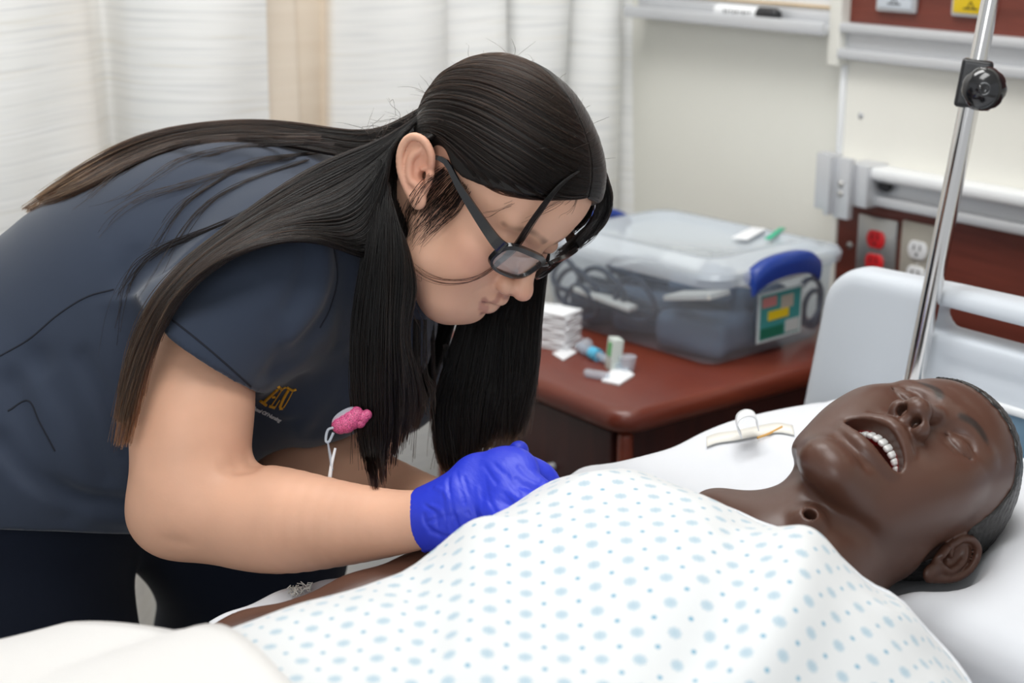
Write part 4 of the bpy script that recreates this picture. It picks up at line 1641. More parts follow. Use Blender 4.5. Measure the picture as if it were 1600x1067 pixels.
# peeled dressing wrapper on the pillow
_v = np.array([x.co[:] for x in pl.data.vertices]) + ORG[pl.name]
PILBVH = BVHTree.FromPolygons([tuple(p) for p in _v], [tuple(p.vertices) for p in pl.data.polygons])


def on_pillow(px, py, lift):
    d = Vector(MC @ V(px, py, 1.0))
    L1 = d.length
    h_ = PILBVH.ray_cast(Vector(CAMLOC), d.normalized())
    if h_[0] is None or h_[3] / L1 > 1.62: return V(px, py, 1.575 - lift)
    return V(px, py, h_[3] / L1 - lift)


dw = thing('dressing_wrapper', PW(1160, 680, 1.57), 'curled cream dressing wrapper strip lying on the pillow edge', 'wrapper')
def strip(ctr, wid, name, mm, parent, th=.0012):
    """ctr: (px,py,d) centre line ; wid: width vector in world"""
    P = spline([to_world(on_pillow(c_[0], c_[1], .006 if name != 'orange_stripe' else .009)) if name != 'curl' else PW(*c_) for c_ in ctr], 30)
    m = MB()
    A = [m.bm.verts.new(p - wid / 2) for p in P]; B = [m.bm.verts.new(p + wid / 2) for p in P]
    for k in range(len(P) - 1):
        m.bm.faces.new((A[k], A[k + 1], B[k + 1], B[k]))
    o = m.build(name, mm, parent)
    s_ = o.modifiers.new('s', 'SOLIDIFY'); s_.thickness = th; s_.offset = 0
    return o
wv = PW(1200, 680, 1.52) - PW(1196, 663, 1.52)
strip([(1104, 690, 1.50), (1122, 684, 1.50), (1150, 680, 1.505), (1185, 673, 1.52), (1215, 668, 1.53), (1240, 672, 1.52)], (PW(1180, 686, 1.50) - PW(1178, 668, 1.53)) * .85, 'backing', M_cream, dw)
strip([(1158, 680, 1.56), (1151, 664, 1.56), (1154, 651, 1.56), (1167, 645, 1.565), (1180, 650, 1.57), (1184, 668, 1.57)], (PW(1184, 684, 1.53) - PW(1180, 670, 1.58)) * .8, 'curl', M_paper, dw)
strip([(1183, 684, 1.494), (1200, 678, 1.50), (1222, 667, 1.515)], (PW(1180, 684, 1.51) - PW(1180, 680, 1.51)), 'orange_stripe', mat('orange_print', (.75, .42, .12), .6), dw)
# ------------------------------------------------------------------ the nurse
NMR = np.array([[-0.564, 0.515, 0.645], [-0.019, -0.789, 0.614], [0.826, 0.334, 0.455]])
u_, s_, v_ = np.linalg.svd(NMR); NMR = u_ @ v_
NMT = np.array([-0.018, 0.156, -1.471])


def NH(v):
    return to_world((np.asarray(v) / 1000.0) @ NMR.T + NMT)


def NHi(w):
    return ((to_cam(np.asarray(w)) - NMT) @ NMR) * 1000.0


def NHc(c):
    return ((np.asarray(c) - NMT) @ NMR) * 1000.0


def rp(px, py, d, r):
    return (V(px, py, d), r * d / FPX)


M_skin = mat('warm_skin', (0.60, 0.33, 0.22), 0.48, spec=0.35, sss=0.10, attr='tint', var=(26, 0.045), bump=(420, 0.10, 3, (1, 1, 1), .0006))
M_scrub = mat('navy_scrub_cloth', (0.027, 0.037, 0.061), 0.82, spec=0.22, sheen=0.22, bump=(1400, 0.15, 2, (1, 1, 1), .0004), var=(6, .08))
M_pants = mat('navy_pants_cloth', (0.010, 0.014, 0.027), 0.88, spec=0.15, sheen=0.08, bump=(1200, 0.15, 2, (1, 1, 1), .0004))
M_glove = mat('blue_nitrile', (0.022, 0.042, 0.58), 0.42, spec=0.4, sss=0.0, bump=(130, 0.30, 5, (2.2, .8, 1), .0014))
M_frame = mat('black_acetate', (0.010, 0.010, 0.011), 0.22, coat=0.4)
M_seam = mat('seam_thread', (0.006, 0.008, 0.016), 0.9)
M_gold = mat('gold_thread', (0.62, 0.30, 0.012), 0.45, bump=(1500, .3))
M_wthr = mat('white_thread', (0.62, 0.62, 0.64), 0.6)

nurse = thing('person', to_world(V(150, 900, 1.65)) * np.array([1, 1, 0]),
              'person in navy scrubs, glasses and blue gloves bending over the bed, long dark hair', 'person')

# ---- head
S = Sculpt((-106, -125, -175), (106, 136, 122), 1.7)
face_common(S, (-7, 90, 80))
S.add(ell((0, 42, -66), (50, 44, 42)), 16)
S.add(ell((0, 58, -86), (36, 31, 25)), 16)
S.add(ell(NHc(V(702, 462, 1.475)), (30, 24, 24)), 20)
S.add(cap(NHc(V(700, 455, 1.475)), NHc(V(668, 405, 1.46)), 26, 26), 20)
S.add(ell((0, 80, -99), (15, 12, 12)), 14)
S.add2(lambda s: cap((s * 53, 6, -58), (s * 34, 48, -84), 15, 14), 18)
S.add2(lambda s: ell((s * 43, 56, -30), (21, 21, 18)), 14)
S.add2(lambda s: ell((s * 36, 58, -56), (26, 26, 28)), 18)
S.add(ell((0, 76, -66), (24, 18, 18)), 14)
S.blur(5, 30)
S.add2(lambda s: cap((s * 9, 79, 12), (s * 42, 66, 14), 9, 8), 12)
S.sub2(lambda s: ell((s * 31, 95, -5), (15, 12, 10)), 12)
S.add2(lambda s: ell((s * 31, 69, -7), (16, 15.5, 12)), 5)
S.add(cap((0, 82, -2), (0, 101, -36), 6.5, 8.5), 9)
S.add(ell((0, 105, -41), (10.5, 10.5, 9.5)), 6)
S.add2(lambda s: ell((s * 13, 94, -46), (8.5, 10, 8.5)), 5)
S.add(cap((0, 98, -50), (0, 92, -58), 4.5, 4), 5)
S.sub2(lambda s: fcap((s * 7, 100, -57), (s * 8, 94, -46), 3.6, 3.0, (1, 0, 0), .8), 2.5)
S.crease(spline([(24, 92, -39), (24, 90, -46), (21, 89, -53)], 6), 2.4, 1.2)
S.crease(spline([(-24, 92, -39), (-24, 90, -46), (-21, 89, -53)], 6), 2.4, 1.2)
ul = spline([(-25, 77, -73), (-14, 89, -69), (-4, 94.5, -66), (0, 94, -67), (4, 94.5, -66), (14, 89, -69), (25, 77, -73)], 18)
S.chain([(p, 4.2) for p in ul], 4.5)
ll = spline([(-23, 77, -76), (-12, 88, -79.5), (0, 92, -81), (12, 88, -79.5), (23, 77, -76)], 16)
S.chain([(p, 5.0) for p in ll], 4.5)
ml = spline([(-27, 79, -73.5), (-14, 93.5, -73.8), (0, 98.5, -73.2), (14, 93.5, -73.8), (27, 79, -73.5)], 20)
S.crease(ml, 1.7, 2.6)
for s in (1, -1):
    S.crease([(s * 26, 79, -73), (s * 31, 76, -75)], 3.5, 1.6)
    S.crease(spline([(s * 17, 99, -46), (s * 25, 90, -54), (s * 33, 82, -66)], 8), 4, 1.0)
    LID = {} if s == 1 else LID
    LID[s] = S.snap(spline([(s * 17, 80, -9), (s * 24, 84.5, -13), (s * 32, 85, -14.5), (s * 40, 80.5, -12), (s * 46, 74, -9)], 12))
    S.crease(LID[s], 1.5, 1.6)
    0 and S.crease(spline([(s * 17, 80, -9), (s * 24, 84.5, -13), (s * 32, 85, -14.5), (s * 40, 80.5, -12), (s * 46, 74, -9)], 12), 1.6, 1.6)
    S.crease(spline([(s * 18, 81, 0), (s * 30, 84, 4), (s * 42, 77, 0)], 10), 2.2, 1.0)
S.crease([(-10, 88, -90), (0, 89, -91), (10, 88, -90)], 5, 1.8)
ear(S, 1, (76, -20, -20), 44, 14, 1.05)
ear(S, -1, (76, -20, -20), 44, 14, 1.05)
nk = NHc(V(560, 400, 1.585))
S.add(cap((0, -24, -52), nk, 56, 60), 16)
S.add(cap((0, 14, -74), nk + np.array([0, 20, -10]), 34, 44), 16)
S.cut((0, 0, -168), (0, 0, -1))
v, f = S.mesh()
base = np.array((0.70, 0.405, 0.28))
c = np.tile(base, (len(v), 1))
ul = S.snap(ul); ll = S.snap(ll)
c = blend(c, near(v, ul[2:-2], 2.9, 2.2) * .62, (0.36, 0.15, 0.125))
c = blend(c, near(v, ll[2:-2], 3.4, 2.2) * .62, (0.44, 0.185, 0.155))
c = blend(c, near(v, ml, 1.3, 1.5) * .7, (0.12, 0.03, 0.03))
for s in (1, -1):
    ck_ = np.exp(-(np.linalg.norm((v - (s * 46, 66, -38)) / (26, 26, 22), axis=1)) ** 2)
    c = blend(c, ck_ * .32, (0.66, 0.26, 0.19))
    lash = spline([(s * 17, 81, -10), (s * 24, 85.5, -14), (s * 32, 86, -15.5), (s * 40, 81.5, -13), (s * 47, 74, -9)], 12)
    c = blend(c, near(v, LID[s], 1.2, 1.4) * .9, (0.02, 0.012, 0.01))
    br = spline([(s * 10, 90, 12), (s * 22, 90, 16), (s * 36, 81, 17), (s * 50, 66, 9)], 12)
    c = blend(c, near(v, br, 3.0, 3.5) * .62, (0.07, 0.035, 0.025))
    er = np.exp(-(np.linalg.norm((v - (s * 80, -18, -14)) / (14, 22, 34), axis=1)) ** 2)
    c = blend(c, er * .4, (0.62, 0.22, 0.15))
c = blend(c, np.exp(-(np.linalg.norm((v - (0, 114, -42)) / (14, 12, 12), axis=1)) ** 2) * .35, (0.68, 0.27, 0.20))
NHV, NHF, NHC = NH(v), f, c
HEADBVH = BVHTree.FromPolygons([tuple(p) for p in NHV], [tuple(q) for q in f.tolist()])

# ---- arms and inner torso, camera axes
RA = [rp(405, 430, 1.48, 80), rp(322, 545, 1.445, 86), rp(302, 640, 1.42, 95), rp(297, 730, 1.41, 92), rp(298, 782, 1.41, 86)]
RF = [rp(300, 780, 1.41, 84), rp(365, 802, 1.395, 84), rp(440, 813, 1.38, 83), rp(540, 818, 1.355, 65), rp(620, 816, 1.335, 51), rp(680, 808, 1.318, 44)]
LA = [rp(600, 520, 1.74, 90), rp(565, 620, 1.72, 90), rp(490, 738, 1.66, 84)]
LF = [rp(490, 742, 1.66, 82), rp(620, 785, 1.58, 62), rp(700, 800, 1.49, 46), rp(735, 790, 1.45, 42)]
S = Sculpt((-.42, -.30, -1.92), (.01, .14, -1.24), .0034)
S.tube(RA, 24)
S.tube(RF, 24, .02)
S.add(ell(V(262, 806, 1.42), (.030, .028, .034)), .03)
S.crease(S.snap([V(404, 706, 1.38), V(392, 712, 1.365), V(376, 715, 1.36), V(358, 720, 1.355)]), .006, .005)
S.crease(S.snap([V(404, 706, 1.39), V(398, 712, 1.38), V(388, 714, 1.37)]), .011, .006)
S.crease([V(290, 850, 1.36), V(262, 838, 1.37)], .006, .0015)
S.tube(LA, 14, .01)
S.tube(LF, 18, .02)
S.chain([rp(540, 400, 1.60, 90), rp(440, 440, 1.60, 120)], .02)
va, fa = S.mesh()
va = to_world(va)
ca = np.tile(base * np.array([1.02, 1.0, .98]), (len(va), 1))
allv = np.concatenate([NHV, va]); allf = np.concatenate([NHF, fa + len(NHV)]); allc = np.concatenate([NHC, ca])
body = finish('body', mesh_np('body', allv, allf, allc), M_skin, nurse)
ARMBVH = BVHTree.FromPolygons([tuple(p) for p in va], [tuple(q) for q in fa.tolist()])

# ---- scrub top
S = Sculpt((-.80, -.36, -1.98), (.02, .24, -1.28), .0036)
S.tube([rp(-330, 1000, 1.60, 230), rp(-60, 760, 1.61, 236), rp(110, 600, 1.62, 240), rp(250, 498, 1.62, 246), rp(370, 450, 1.62, 232), rp(455, 428, 1.62, 195)], 24)
S.add(rp_ := cap(*[V(430, 540, 1.60), V(500, 560, 1.60)], 150 * 1.6 / FPX, 128 * 1.6 / FPX), .05)
S.chain([rp(500, 500, 1.60, 150), rp(575, 500, 1.60, 112)], .05)
S.add(cap(V(200, 690, 1.58), V(60, 720, 1.58), 160 * 1.58 / FPX, 190 * 1.58 / FPX), .06)
# far shoulder and sleeve
S.chain([rp(470, 420, 1.74, 120), rp(575, 520, 1.76, 112), rp(600, 585, 1.74, 100)], .05)
# near shoulder yoke
S.chain([rp(480, 400, 1.56, 120), rp(440, 430, 1.49, 116)], .06)
TOPD = S.D.copy()
# sleeve, flared, with an open end
SL = Sculpt(S.lo, S.lo + S.h * (S.n - 1), S.h)
SL.D = np.full_like(S.D, 1e3)
SL.chain([rp(455, 420, 1.50, 118), rp(385, 486, 1.455, 120), rp(292, 556, 1.43, 126), rp(262, 592, 1.43, 130)], .015)
hn = V(238, 660, 1.40) - V(330, 540, 1.43); hn /= np.linalg.norm(hn)
SL.cut(V(313, 548, 1.43), np.array([-.60, -.79, .04]))
SL.sub(cap(V(308, 550, 1.437), V(240, 640, 1.43), 105 * 1.43 / FPX, 112 * 1.43 / FPX), .0)
k_ = .035
hh = np.maximum(k_ - np.abs(S.D - SL.D), 0) / k_
S.D = (np.minimum(S.D, SL.D) - hh * hh * k_ * .25).astype(np.float32)
S.sub(cap(V(306, 552, 1.437), V(290, 572, 1.435), 100 * 1.43 / FPX, 104 * 1.43 / FPX), .002)
# hem of the top
S.cut(V(100, 828, 1.50), np.array([-.06, -1.0, .10]))
S.D = S.D.astype(np.float32)


def fold_px(pts, w, dep):
    """cloth fold drawn along the near surface of the sculpt"""
    out = []
    for px, py in pts:
        o = V(px, py, 1.0)
        t = 1.27
        while t < 1.95:
            q = o * t
            i = np.round((q - S.lo) / S.h).astype(int)
            if (i < 0).any() or (i >= S.n).any():
                t += .006; continue
            if S.D[tuple(i)] < .002: break
            t += .004
        out.append(o * t)
    S.crease(spline(out, len(out) * 3), w, dep)


fold_px([(520, 372), (528, 430), (512, 490), (478, 540), (440, 572)], .012, .006)
fold_px([(505, 380), (508, 430), (490, 485), (455, 530)], .012, -.005)
fold_px([(470, 560), (440, 575), (418, 590)], .008, .004)
fold_px([(425, 500), (440, 545), (425, 585)], .008, .0035)
fold_px([(60, 560), (120, 640), (170, 740)], .014, .008)
fold_px([(20, 600), (60, 720), (110, 800)], .015, .008)
fold_px([(90, 590), (150, 660), (190, 730)], .012, -.006)
fold_px([(0, 690), (40, 740), (120, 775), (205, 790)], .010, .011)
fold_px([(0, 725), (60, 768), (130, 795), (205, 808)], .010, -.006)
fold_px([(130, 560), (175, 640), (195, 700)], .010, .006)
fold_px([(250, 500), (300, 470), (380, 440)], .012, .004)
fold_px([(480, 395), (470, 440), (450, 480)], .009, .004)
fold_px([(545, 420), (540, 480), (535, 540)], .010, .005)
fold_px([(470, 600), (500, 640), (530, 680)], .012, .005)
fold_px([(560, 560), (540, 620), (500, 670)], .014, .005)
fold_px([(445, 640), (470, 680), (520, 700)], .010, -.004)
fold_px([(330, 240), (390, 262), (440, 250)], .012, .003)
fold_px([(210, 400), (195, 440), (215, 480)], .012, .004)
S.noise(.0022, 34, 3)
v, f = S.mesh()
v = to_world(v)
top = finish('scrub_top', mesh_np('scrub_top', v, f), M_scrub, nurse)
TOPBVH = BVHTree.FromPolygons([tuple(p) for p in v], [tuple(q) for q in f.tolist()])


def hit(bv, px, py, off=0.0):
    d = Vector(MC @ (V(px, py, 1.0))).normalized()
    loc, nrm, i, dist = bv.ray_cast(Vector(CAMLOC), d)
    if loc is None:
        return None
    if nrm.dot(d) > 0: nrm = -nrm
    return loc + nrm * off


def seam(bv, pts, r, name, m, parent, off=0.0, n=30):
    P = spline([(a, b) for a, b in pts], n)
    q = [hit(bv, a, b, off) for a, b in P]
    q = [x for x in q if x is not None]
    if len(q) > 2:
        return MB().tube(q, r, 6).build(name, m, parent)


for pts in ([(0, 556), (45, 530), (90, 492), (135, 464), (178, 452)],
            [(12, 642), (44, 626), (62, 660), (86, 705)],
            [(240, 478), (300, 524), (350, 566), (392, 604)],
            [(517, 366), (527, 430), (516, 480), (500, 512)]):
    seam(TOPBVH, pts, .0011, 'seam', M_seam, top, -.0003)
# embroidery
S0 = [[(413.7, 626), (432.5, 608), 1.9], [(406.6, 625.2), (416, 632.4), 1.9], [(434.7, 603.5), (440, 607.6), 1.9], [(439.2, 609.5), (432, 621), (425, 632), .8],
      [(420.5, 633.5), (430.2, 636.6), 1.8], [(430, 636), (437, 624.5), .7], [(425, 620), (430.2, 618.9), 1.5], [(441.5, 606), (446, 604.2), 1.3],
      [(450.5, 608), (443, 622), (437.5, 636), 1.7], [(436.8, 638), (442.2, 637.8), 1.5], [(443, 636.5), (450, 625), (456.5, 611.7), .7], [(448.2, 604.6), (456.5, 609.1), (462.5, 607.6), 1.6]]
em = MB()
EDX, EDY = 0, 0
for s in S0:
    w = s[-1] * 2.0 / FPX
    pts = s[:-1]
    q = [hit(TOPBVH, a + EDX, b + EDY, .0008) for a, b in spline(pts, 5)]
    q = [x for x in q if x is not None]
    if len(q) > 1: em.tube(q, w, 8)
em.build('embroidered_letters', M_gold, top)
fc = bpy.data.curves.new('t', 'FONT')
fc.body = 'School Of Nursing'
fc.size = 1.0
fc.shear = 0.5
fc.offset = .035
fc.space_character = .92
fo = bpy.data.objects.new('t', fc)
COL.objects.link(fo)
bpy.context.view_layer.update()
tm = bpy.data.meshes.new_from_object(fo.evaluated_get(bpy.context.evaluated_depsgraph_get()))
bpy.data.objects.remove(fo)
tx = np.array([v_.co[:] for v_ in tm.vertices])
tfc = [tuple(p.vertices) for p in tm.polygons]
wdt = tx[:, 0].max()
ex = np.array([50, 23.5]) / wdt
ey = np.array([2.5, -7.2])
vs = []
for q in tx:
    pxy = np.array([389.0, 636.0]) + q[0] * ex + q[1] * ey
    h_ = hit(TOPBVH, pxy[0], pxy[1], .0007)
    vs.append(tuple(h_) if h_ is not None else tuple(PW(pxy[0], pxy[1], 1.5)))
tm2 = bpy.data.meshes.new('embroidered_script')
tm2.from_pydata(vs, [], tfc)
es_ = finish('embroidered_script', tm2, M_wthr, top, smooth=False)
so = es_.modifiers.new('s', 'SOLIDIFY'); so.thickness = .0005; so.offset = 0

# ---- pants, down to the floor, and shoes
S = Sculpt((-1.2, -.9, -1.0), (0, .2, .6), .01)      # placeholder axes, world frame below
hipN = to_world(V(20, 800, 1.60)); hipF = to_world(V(350, 870, 1.83))
pel = to_world(V(90, 760, 1.66))
lo = np.minimum(np.minimum(hipN, hipF), pel) - .26; lo[2] = .04
hi = np.maximum(np.maximum(hipN, hipF), pel) + .26; hi[2] = 1.05
S = Sculpt(lo, hi, .0075)
kn = hipN * np.array([1, 1, 0]) + np.array([.03, -.02, 0]); kf = hipF * np.array([1, 1, 0]) + np.array([.02, .02, 0])
S.add(cap(to_world(V(-60, 690, 1.62)), to_world(V(110, 700, 1.66)), .14, .12))
hipN = to_world(V(5, 790, 1.60))
S.chain([(hipN, .119), (kn + [0, 0, .50], .095), (kn + [0, 0, .10], .085)], .05)
hipF = to_world(V(388, 860, 1.83))
S.chain([(to_world(V(250, 745, 1.76)), .10), (hipF, .106), (kf + [0, 0, .50], .090), (kf + [0, 0, .10], .085)], .04)
S.noise(.003, 26, 9)
top_cut = to_world(V(100, 700, 1.6))
S.cut((0, 0, lo[2] + .04), (0, 0, -1))
v, f = S.mesh()
finish('scrub_pants', mesh_np('scrub_pants', v, f), M_pants, nurse)
fdir = np.array([.85, -.52, 0])
for b_ in (kn, kf):
    S = Sculpt(b_ + [-.2, -.2, -.01], b_ + [.25, .25, .14], .006)
    S.add(cap(b_ + [0, 0, .05], b_ + fdir * .16 + [0, 0, .035], .045, .035), .01)
    S.add(cap(b_ + [0, 0, .05], b_ + [0, 0, .11], .045, .05), .02)
    S.cut(b_ * np.array([1, 1, 0]) + [0, 0, .001], (0, 0, -1))
    v, f = S.mesh()
    finish('shoe', mesh_np('shoe', v, f), M_black, nurse)

# ---- gloves
def G(px, py, d):
    return V(px, py, d)


nrm = np.array([-.42, .50, .76]); nrm /= np.linalg.norm(nrm)
S = Sculpt(np.minimum(V(640, 900, 1.42), V(640, 900, 1.2)) - .01, V(900, 670, 1.2) + .04, .0013)
k = .008
S.chain([rp(652, 815, 1.328, 48), rp(690, 806, 1.318, 47), rp(720, 792, 1.31, 50)], .01)
S.add(fcap(V(708, 796, 1.312), V(782, 764, 1.298), 50 * 1.31 / FPX, 64 * 1.3 / FPX, nrm, .55), .016)
S.add(fcap(V(745, 752, 1.315), V(800, 738, 1.308), 34 * 1.3 / FPX, 30 * 1.3 / FPX, nrm, .6), .014)
fr = 17 * 1.3 / FPX
fingers = [[(792, 728, 1.318), (828, 733, 1.312), (852, 746, 1.312), (864, 772, 1.318), (862, 800, 1.33)],
           [(795, 752, 1.300), (826, 757, 1.288), (850, 773, 1.286), (862, 800, 1.296), (856, 825, 1.31)],
           [(790, 778, 1.288), (818, 786, 1.272), (840, 806, 1.272), (848, 832, 1.286), (838, 850, 1.30)],
           [(775, 802, 1.280), (798, 816, 1.264), (815, 836, 1.266), (818, 856, 1.28), (808, 868, 1.29)]]
for j, fg in enumerate(fingers):
    rr = fr * (1, 1.03, 1, .9)[j]
    sp_ = spline([V(*q) for q in fg], 12)
    S.chain([(p, rr * (1.12 - .02 * i)) for i, p in enumerate(sp_)], .004)
    # knuckle
    S.add(ell(V(*fg[0]) + nrm * .003, rr * 1.15), .010)
# thumb leaves the side of the palm
S.chain([(V(742, 742, 1.325), .017), (V(775, 738, 1.345), .0135), (V(806, 752, 1.352), .0115), (V(828, 772, 1.352), .0098)], .008)
# wrinkles of the glove
for pts, w, dd in (([(700, 745), (706, 790), (722, 840)], .0016, .0017), ([(724, 745), (735, 780), (748, 815)], .0014, .0014), ([(755, 725), (768, 745), (776, 755)], .0014, .0014),
                   ([(757, 742), (762, 775), (775, 800)], .0014, .0013), ([(793, 745), (803, 760), (812, 772)], .0018, .0012), ([(806, 748), (815, 760)], .0016, .001),
                   ([(662, 805), (668, 822), (700, 840)], .0018, .0014), ([(668, 815), (692, 808), (705, 806)], .0016, .0010), ([(672, 790), (690, 800), (705, 835)], .002, -.001),
                   ([(680, 760), (700, 775), (712, 800)], .002, -.0012), ([(700, 860), (690, 840), (672, 830)], .0014, .0013), ([(745, 760), (752, 800), (770, 822)], .0025, -.0008),
                   ([(786, 770), (800, 785), (808, 800)], .0014, .0012), ([(712, 735), (722, 770), (738, 830)], .0014, .0011), ([(690, 765), (694, 800), (704, 850)], .0013, .0011),
                   ([(770, 722), (782, 735), (792, 742)], .0013, .0012), ([(838, 738), (842, 746), (838, 752)], .0011, .0010), ([(846, 744), (848, 752), (843, 758)], .0011, .0010), ([(664, 790), (680, 800), (684, 822)], .0014, .0012),
                   ([(812, 728), (826, 742), (850, 754)], .0022, .0030), ([(730, 800), (750, 830), (764, 840)], .0014, .0012)):
    out = []
    for px, py in pts:
        o = V(px, py, 1.0); t = 1.21
        while t < 1.40:
            i = np.round((o * t - S.lo) / S.h).astype(int)
            if ((i >= 0) & (i < S.n)).all() and S.D[tuple(i)] < .001: break
            t += .001
        out.append(o * t)
    S.crease(spline(out, 10), w, dd)
S.noise(.0004, 150, 21, lo=V(640, 900, 1.42), hi=V(760, 680, 1.2) + .02)
# open cuff
ca_ = V(690, 806, 1.318) - V(652, 815, 1.328); ca_ /= np.linalg.norm(ca_)
S.cut(V(662, 813, 1.325), -ca_)
S.sub(cap(V(640, 817, 1.33), V(672, 810, 1.322), 45.5 * 1.33 / FPX, 44.5 * 1.32 / FPX), .001)
cp = [V(662, 813, 1.325) + (.0262 * (math.cos(a) * np.array([0, .98, .2]) + math.sin(a) * np.array([.1, -.2, .97]))) for a in [i * 2 * math.pi / 40 for i in range(41)]]
S.chain([(p + ca_ * .0018 * math.sin(i * 1.1), .0013) for i, p in enumerate(cp)], .002)
v, f = S.mesh()
glr = finish('glove', mesh_np('glove', to_world(v), f), M_glove, nurse)

S = Sculpt(V(690, 880, 1.52) - .02, V(880, 650, 1.34) + .03, .0022)
nl = np.array([.5, .6, .6]); nl /= np.linalg.norm(nl)
S.chain([rp(712, 800, 1.475, 44), rp(735, 790, 1.45, 42)], .01)
S.add(fcap(V(740, 785, 1.445), V(785, 765, 1.41), .026, .032, nl, .55), .012)
for j, fg in enumerate([[(790, 742, 1.42), (812, 752, 1.40), (832, 775, 1.39), (842, 800, 1.38)], [(795, 760, 1.41), (822, 772, 1.385), (838, 798, 1.37), (840, 818, 1.365)],
                        [(792, 778, 1.40), (815, 795, 1.37), (828, 815, 1.36), (828, 832, 1.36)], [(780, 796, 1.40), (800, 814, 1.38), (808, 832, 1.37), (806, 846, 1.37)]]):
    S.chain([(p, .0092) for p in spline([V(*q) for q in fg], 9)], .004)
S.chain([(V(765, 762, 1.43), .015), (V(790, 735, 1.42), .0115), (V(806, 716, 1.405), .0100), (V(811, 703, 1.40), .0088)], .008)
v, f = S.mesh()
finish('glove', mesh_np('glove', to_world(v), f), M_glove, nurse)

# ---- glasses
GL = thing('glasses', NH((0, 90, -8)), None, None)
GL.parent = nurse
GL.matrix_world = Matrix.Identity(4)
GL.location = (0, 0, 0)
ORG[GL.name] = ORG[nurse.name]


def rim_pts(s, n=48, gx=0, gy=0):
    pts = []
    for i in range(n):
        a = 2 * math.pi * i / n
        ca__, sa__ = math.cos(a), math.sin(a)
        rx, rz = 25.5 + gx, 16.0 + gx
        e = 0.58
        x = rx * math.copysign(abs(ca__) ** e, ca__)
        z = rz * math.copysign(abs(sa__) ** e, sa__)
        if sa__ < 0: x *= (1 - .10 * abs(sa__))
        z += .06 * x
        X = s * (33 + x)
        pts.append((X, 101 - .0045 * X * X + .12 * (z) + gy, -13 + z))
    return pts


m = MB()
for s in (1, -1):
    P = rim_pts(s)
    rings = []
    for (x, y, z), (x2, y2, z2) in zip(rim_pts(s, gx=-.4), rim_pts(s, gx=2.2)):
        t_ = 1.0 + 1.3 * max(0, (z + 13) / 16)
        d_ = np.array([x2 - x, y2 - y, z2 - z]); d_ /= np.linalg.norm(d_)
        a_ = np.array([x, y, z]) - d_ * .3
        b__ = a_ + d_ * 2.6 * t_
        rings.append([a_ + (0, 2, 0), b__ + (0, 2, 0), b__ - (0, 2, 0), a_ - (0, 2, 0)])
    rings.append(rings[0])
    m.loft([[Vector(NH(p)) for p in r] for r in rings], caps=False)
m.tube([Vector(NH(p)) for p in spline([(-9, 100.5, -8), (0, 102.5, -5), (9, 100.5, -8)], 8)], .0023, 8)
m.build('rim', M_frame, GL, angle=50)
M_lens = bpy.data.materials.new('lens_glass')
M_lens.use_nodes = True
_nt = M_lens.node_tree
_g = _nt.nodes.new('ShaderNodeBsdfGlossy'); _g.inputs['Roughness'].default_value = .03
_g.inputs['Color'].default_value = (.9, .92, .95, 1)
_t = _nt.nodes.new('ShaderNodeBsdfTransparent'); _t.inputs[0].default_value = (.93, .94, .95, 1)
_m = _nt.nodes.new('ShaderNodeMixShader'); _m.inputs[0].default_value = .15
_nt.links.new(_t.outputs[0], _m.inputs[1]); _nt.links.new(_g.outputs[0], _m.inputs[2])
_nt.links.new(_m.outputs[0], _nt.nodes['Material Output'].inputs[0])
for s in (1, -1):
    P = rim_pts(s, gx=.3)
    m = MB()
    c0 = np.mean(P, 0)
    m.loft([[Vector(NH(np.array(p) + (0, yy, 0))) for p in P] for yy in (.6, -.6)], caps=True)
    m.build('lens', M_lens, GL, smooth=False)
for s in (1, -1):
    pts = spline([(s * 60, 88, -2), (s * 67, 78, -1), (s * 74, 50, 2), (s * 78, 20, 5), (s * 79, -6, 8), (s * 79, -22, -2)], 16)
    m = MB()
    rings = []
    for i, p in enumerate(pts):
        hgt = 6.6 - 4.0 * min(1, i / 11)
        rings.append([Vector(NH(p + np.array([s * a, 0, b]))) for a, b in ((1.3, hgt), (1.3, -hgt), (-1.3, -hgt), (-1.3, hgt))])
    m.loft(rings)
    m.build('temple', M_frame, GL, angle=50)

# ---- badge reel clipped to the top
br_ = thing('badge_reel', PW(535, 655, 1.412), 'pink glitter badge reel with a clear strap hanging from the scrub top', 'badge')
M_pink = mat('pink_glitter', (.62, .10, .24), .3, var=(900, .5), bump=(900, .6, 2, (1, 1, 1), .001))
m = MB()
cpt = PW(540, 656, 1.412)
for (px, py, r) in ((532, 664, .0085), (541, 661, .0095), (549, 656, .0095), (556, 650, .0085), (566, 652, .0065), (573, 648, .005), (562, 659, .006), (557, 645, .006)):
    m.ball(PW(px, py, 1.412), (r, r, r), 16, 10)
m.build('pink_charm', M_pink, br_)
m = MB()
m.loft([[PW(535 + 17 * math.cos(a) * q + 3 * k, 650 + 9 * math.sin(a) * q - 9 * math.cos(a) * q - 2 * k, 1.407 + .006 * k) for a in [i * math.pi / 12 for i in range(24)]] for k, q in ((0, .6), (.2, 1), (1, 1), (1.2, .6))])
m.build('reel_case', M_film, br_)
seam_pts = [PW(*q) for q in ((521, 668, 1.404), (512, 672, 1.404), (509, 688, 1.402), (514, 690, 1.402), (521, 676, 1.404))]
MB().tube(spline(seam_pts, 14), .0013, 8).build('strap_loop', M_film, br_)
MB().tube([PW(512, 690, 1.402), PW(516, 712, 1.400), PW(519, 735, 1.398)], [.002, .0035, .003], 8, sq=.4).build('strap', M_film, br_)
MB().tube([PW(524, 700, 1.400), PW(518, 725, 1.398), PW(513, 762, 1.392)], [.0012, .0016, .0022], 8).build('cord', M_white, br_)
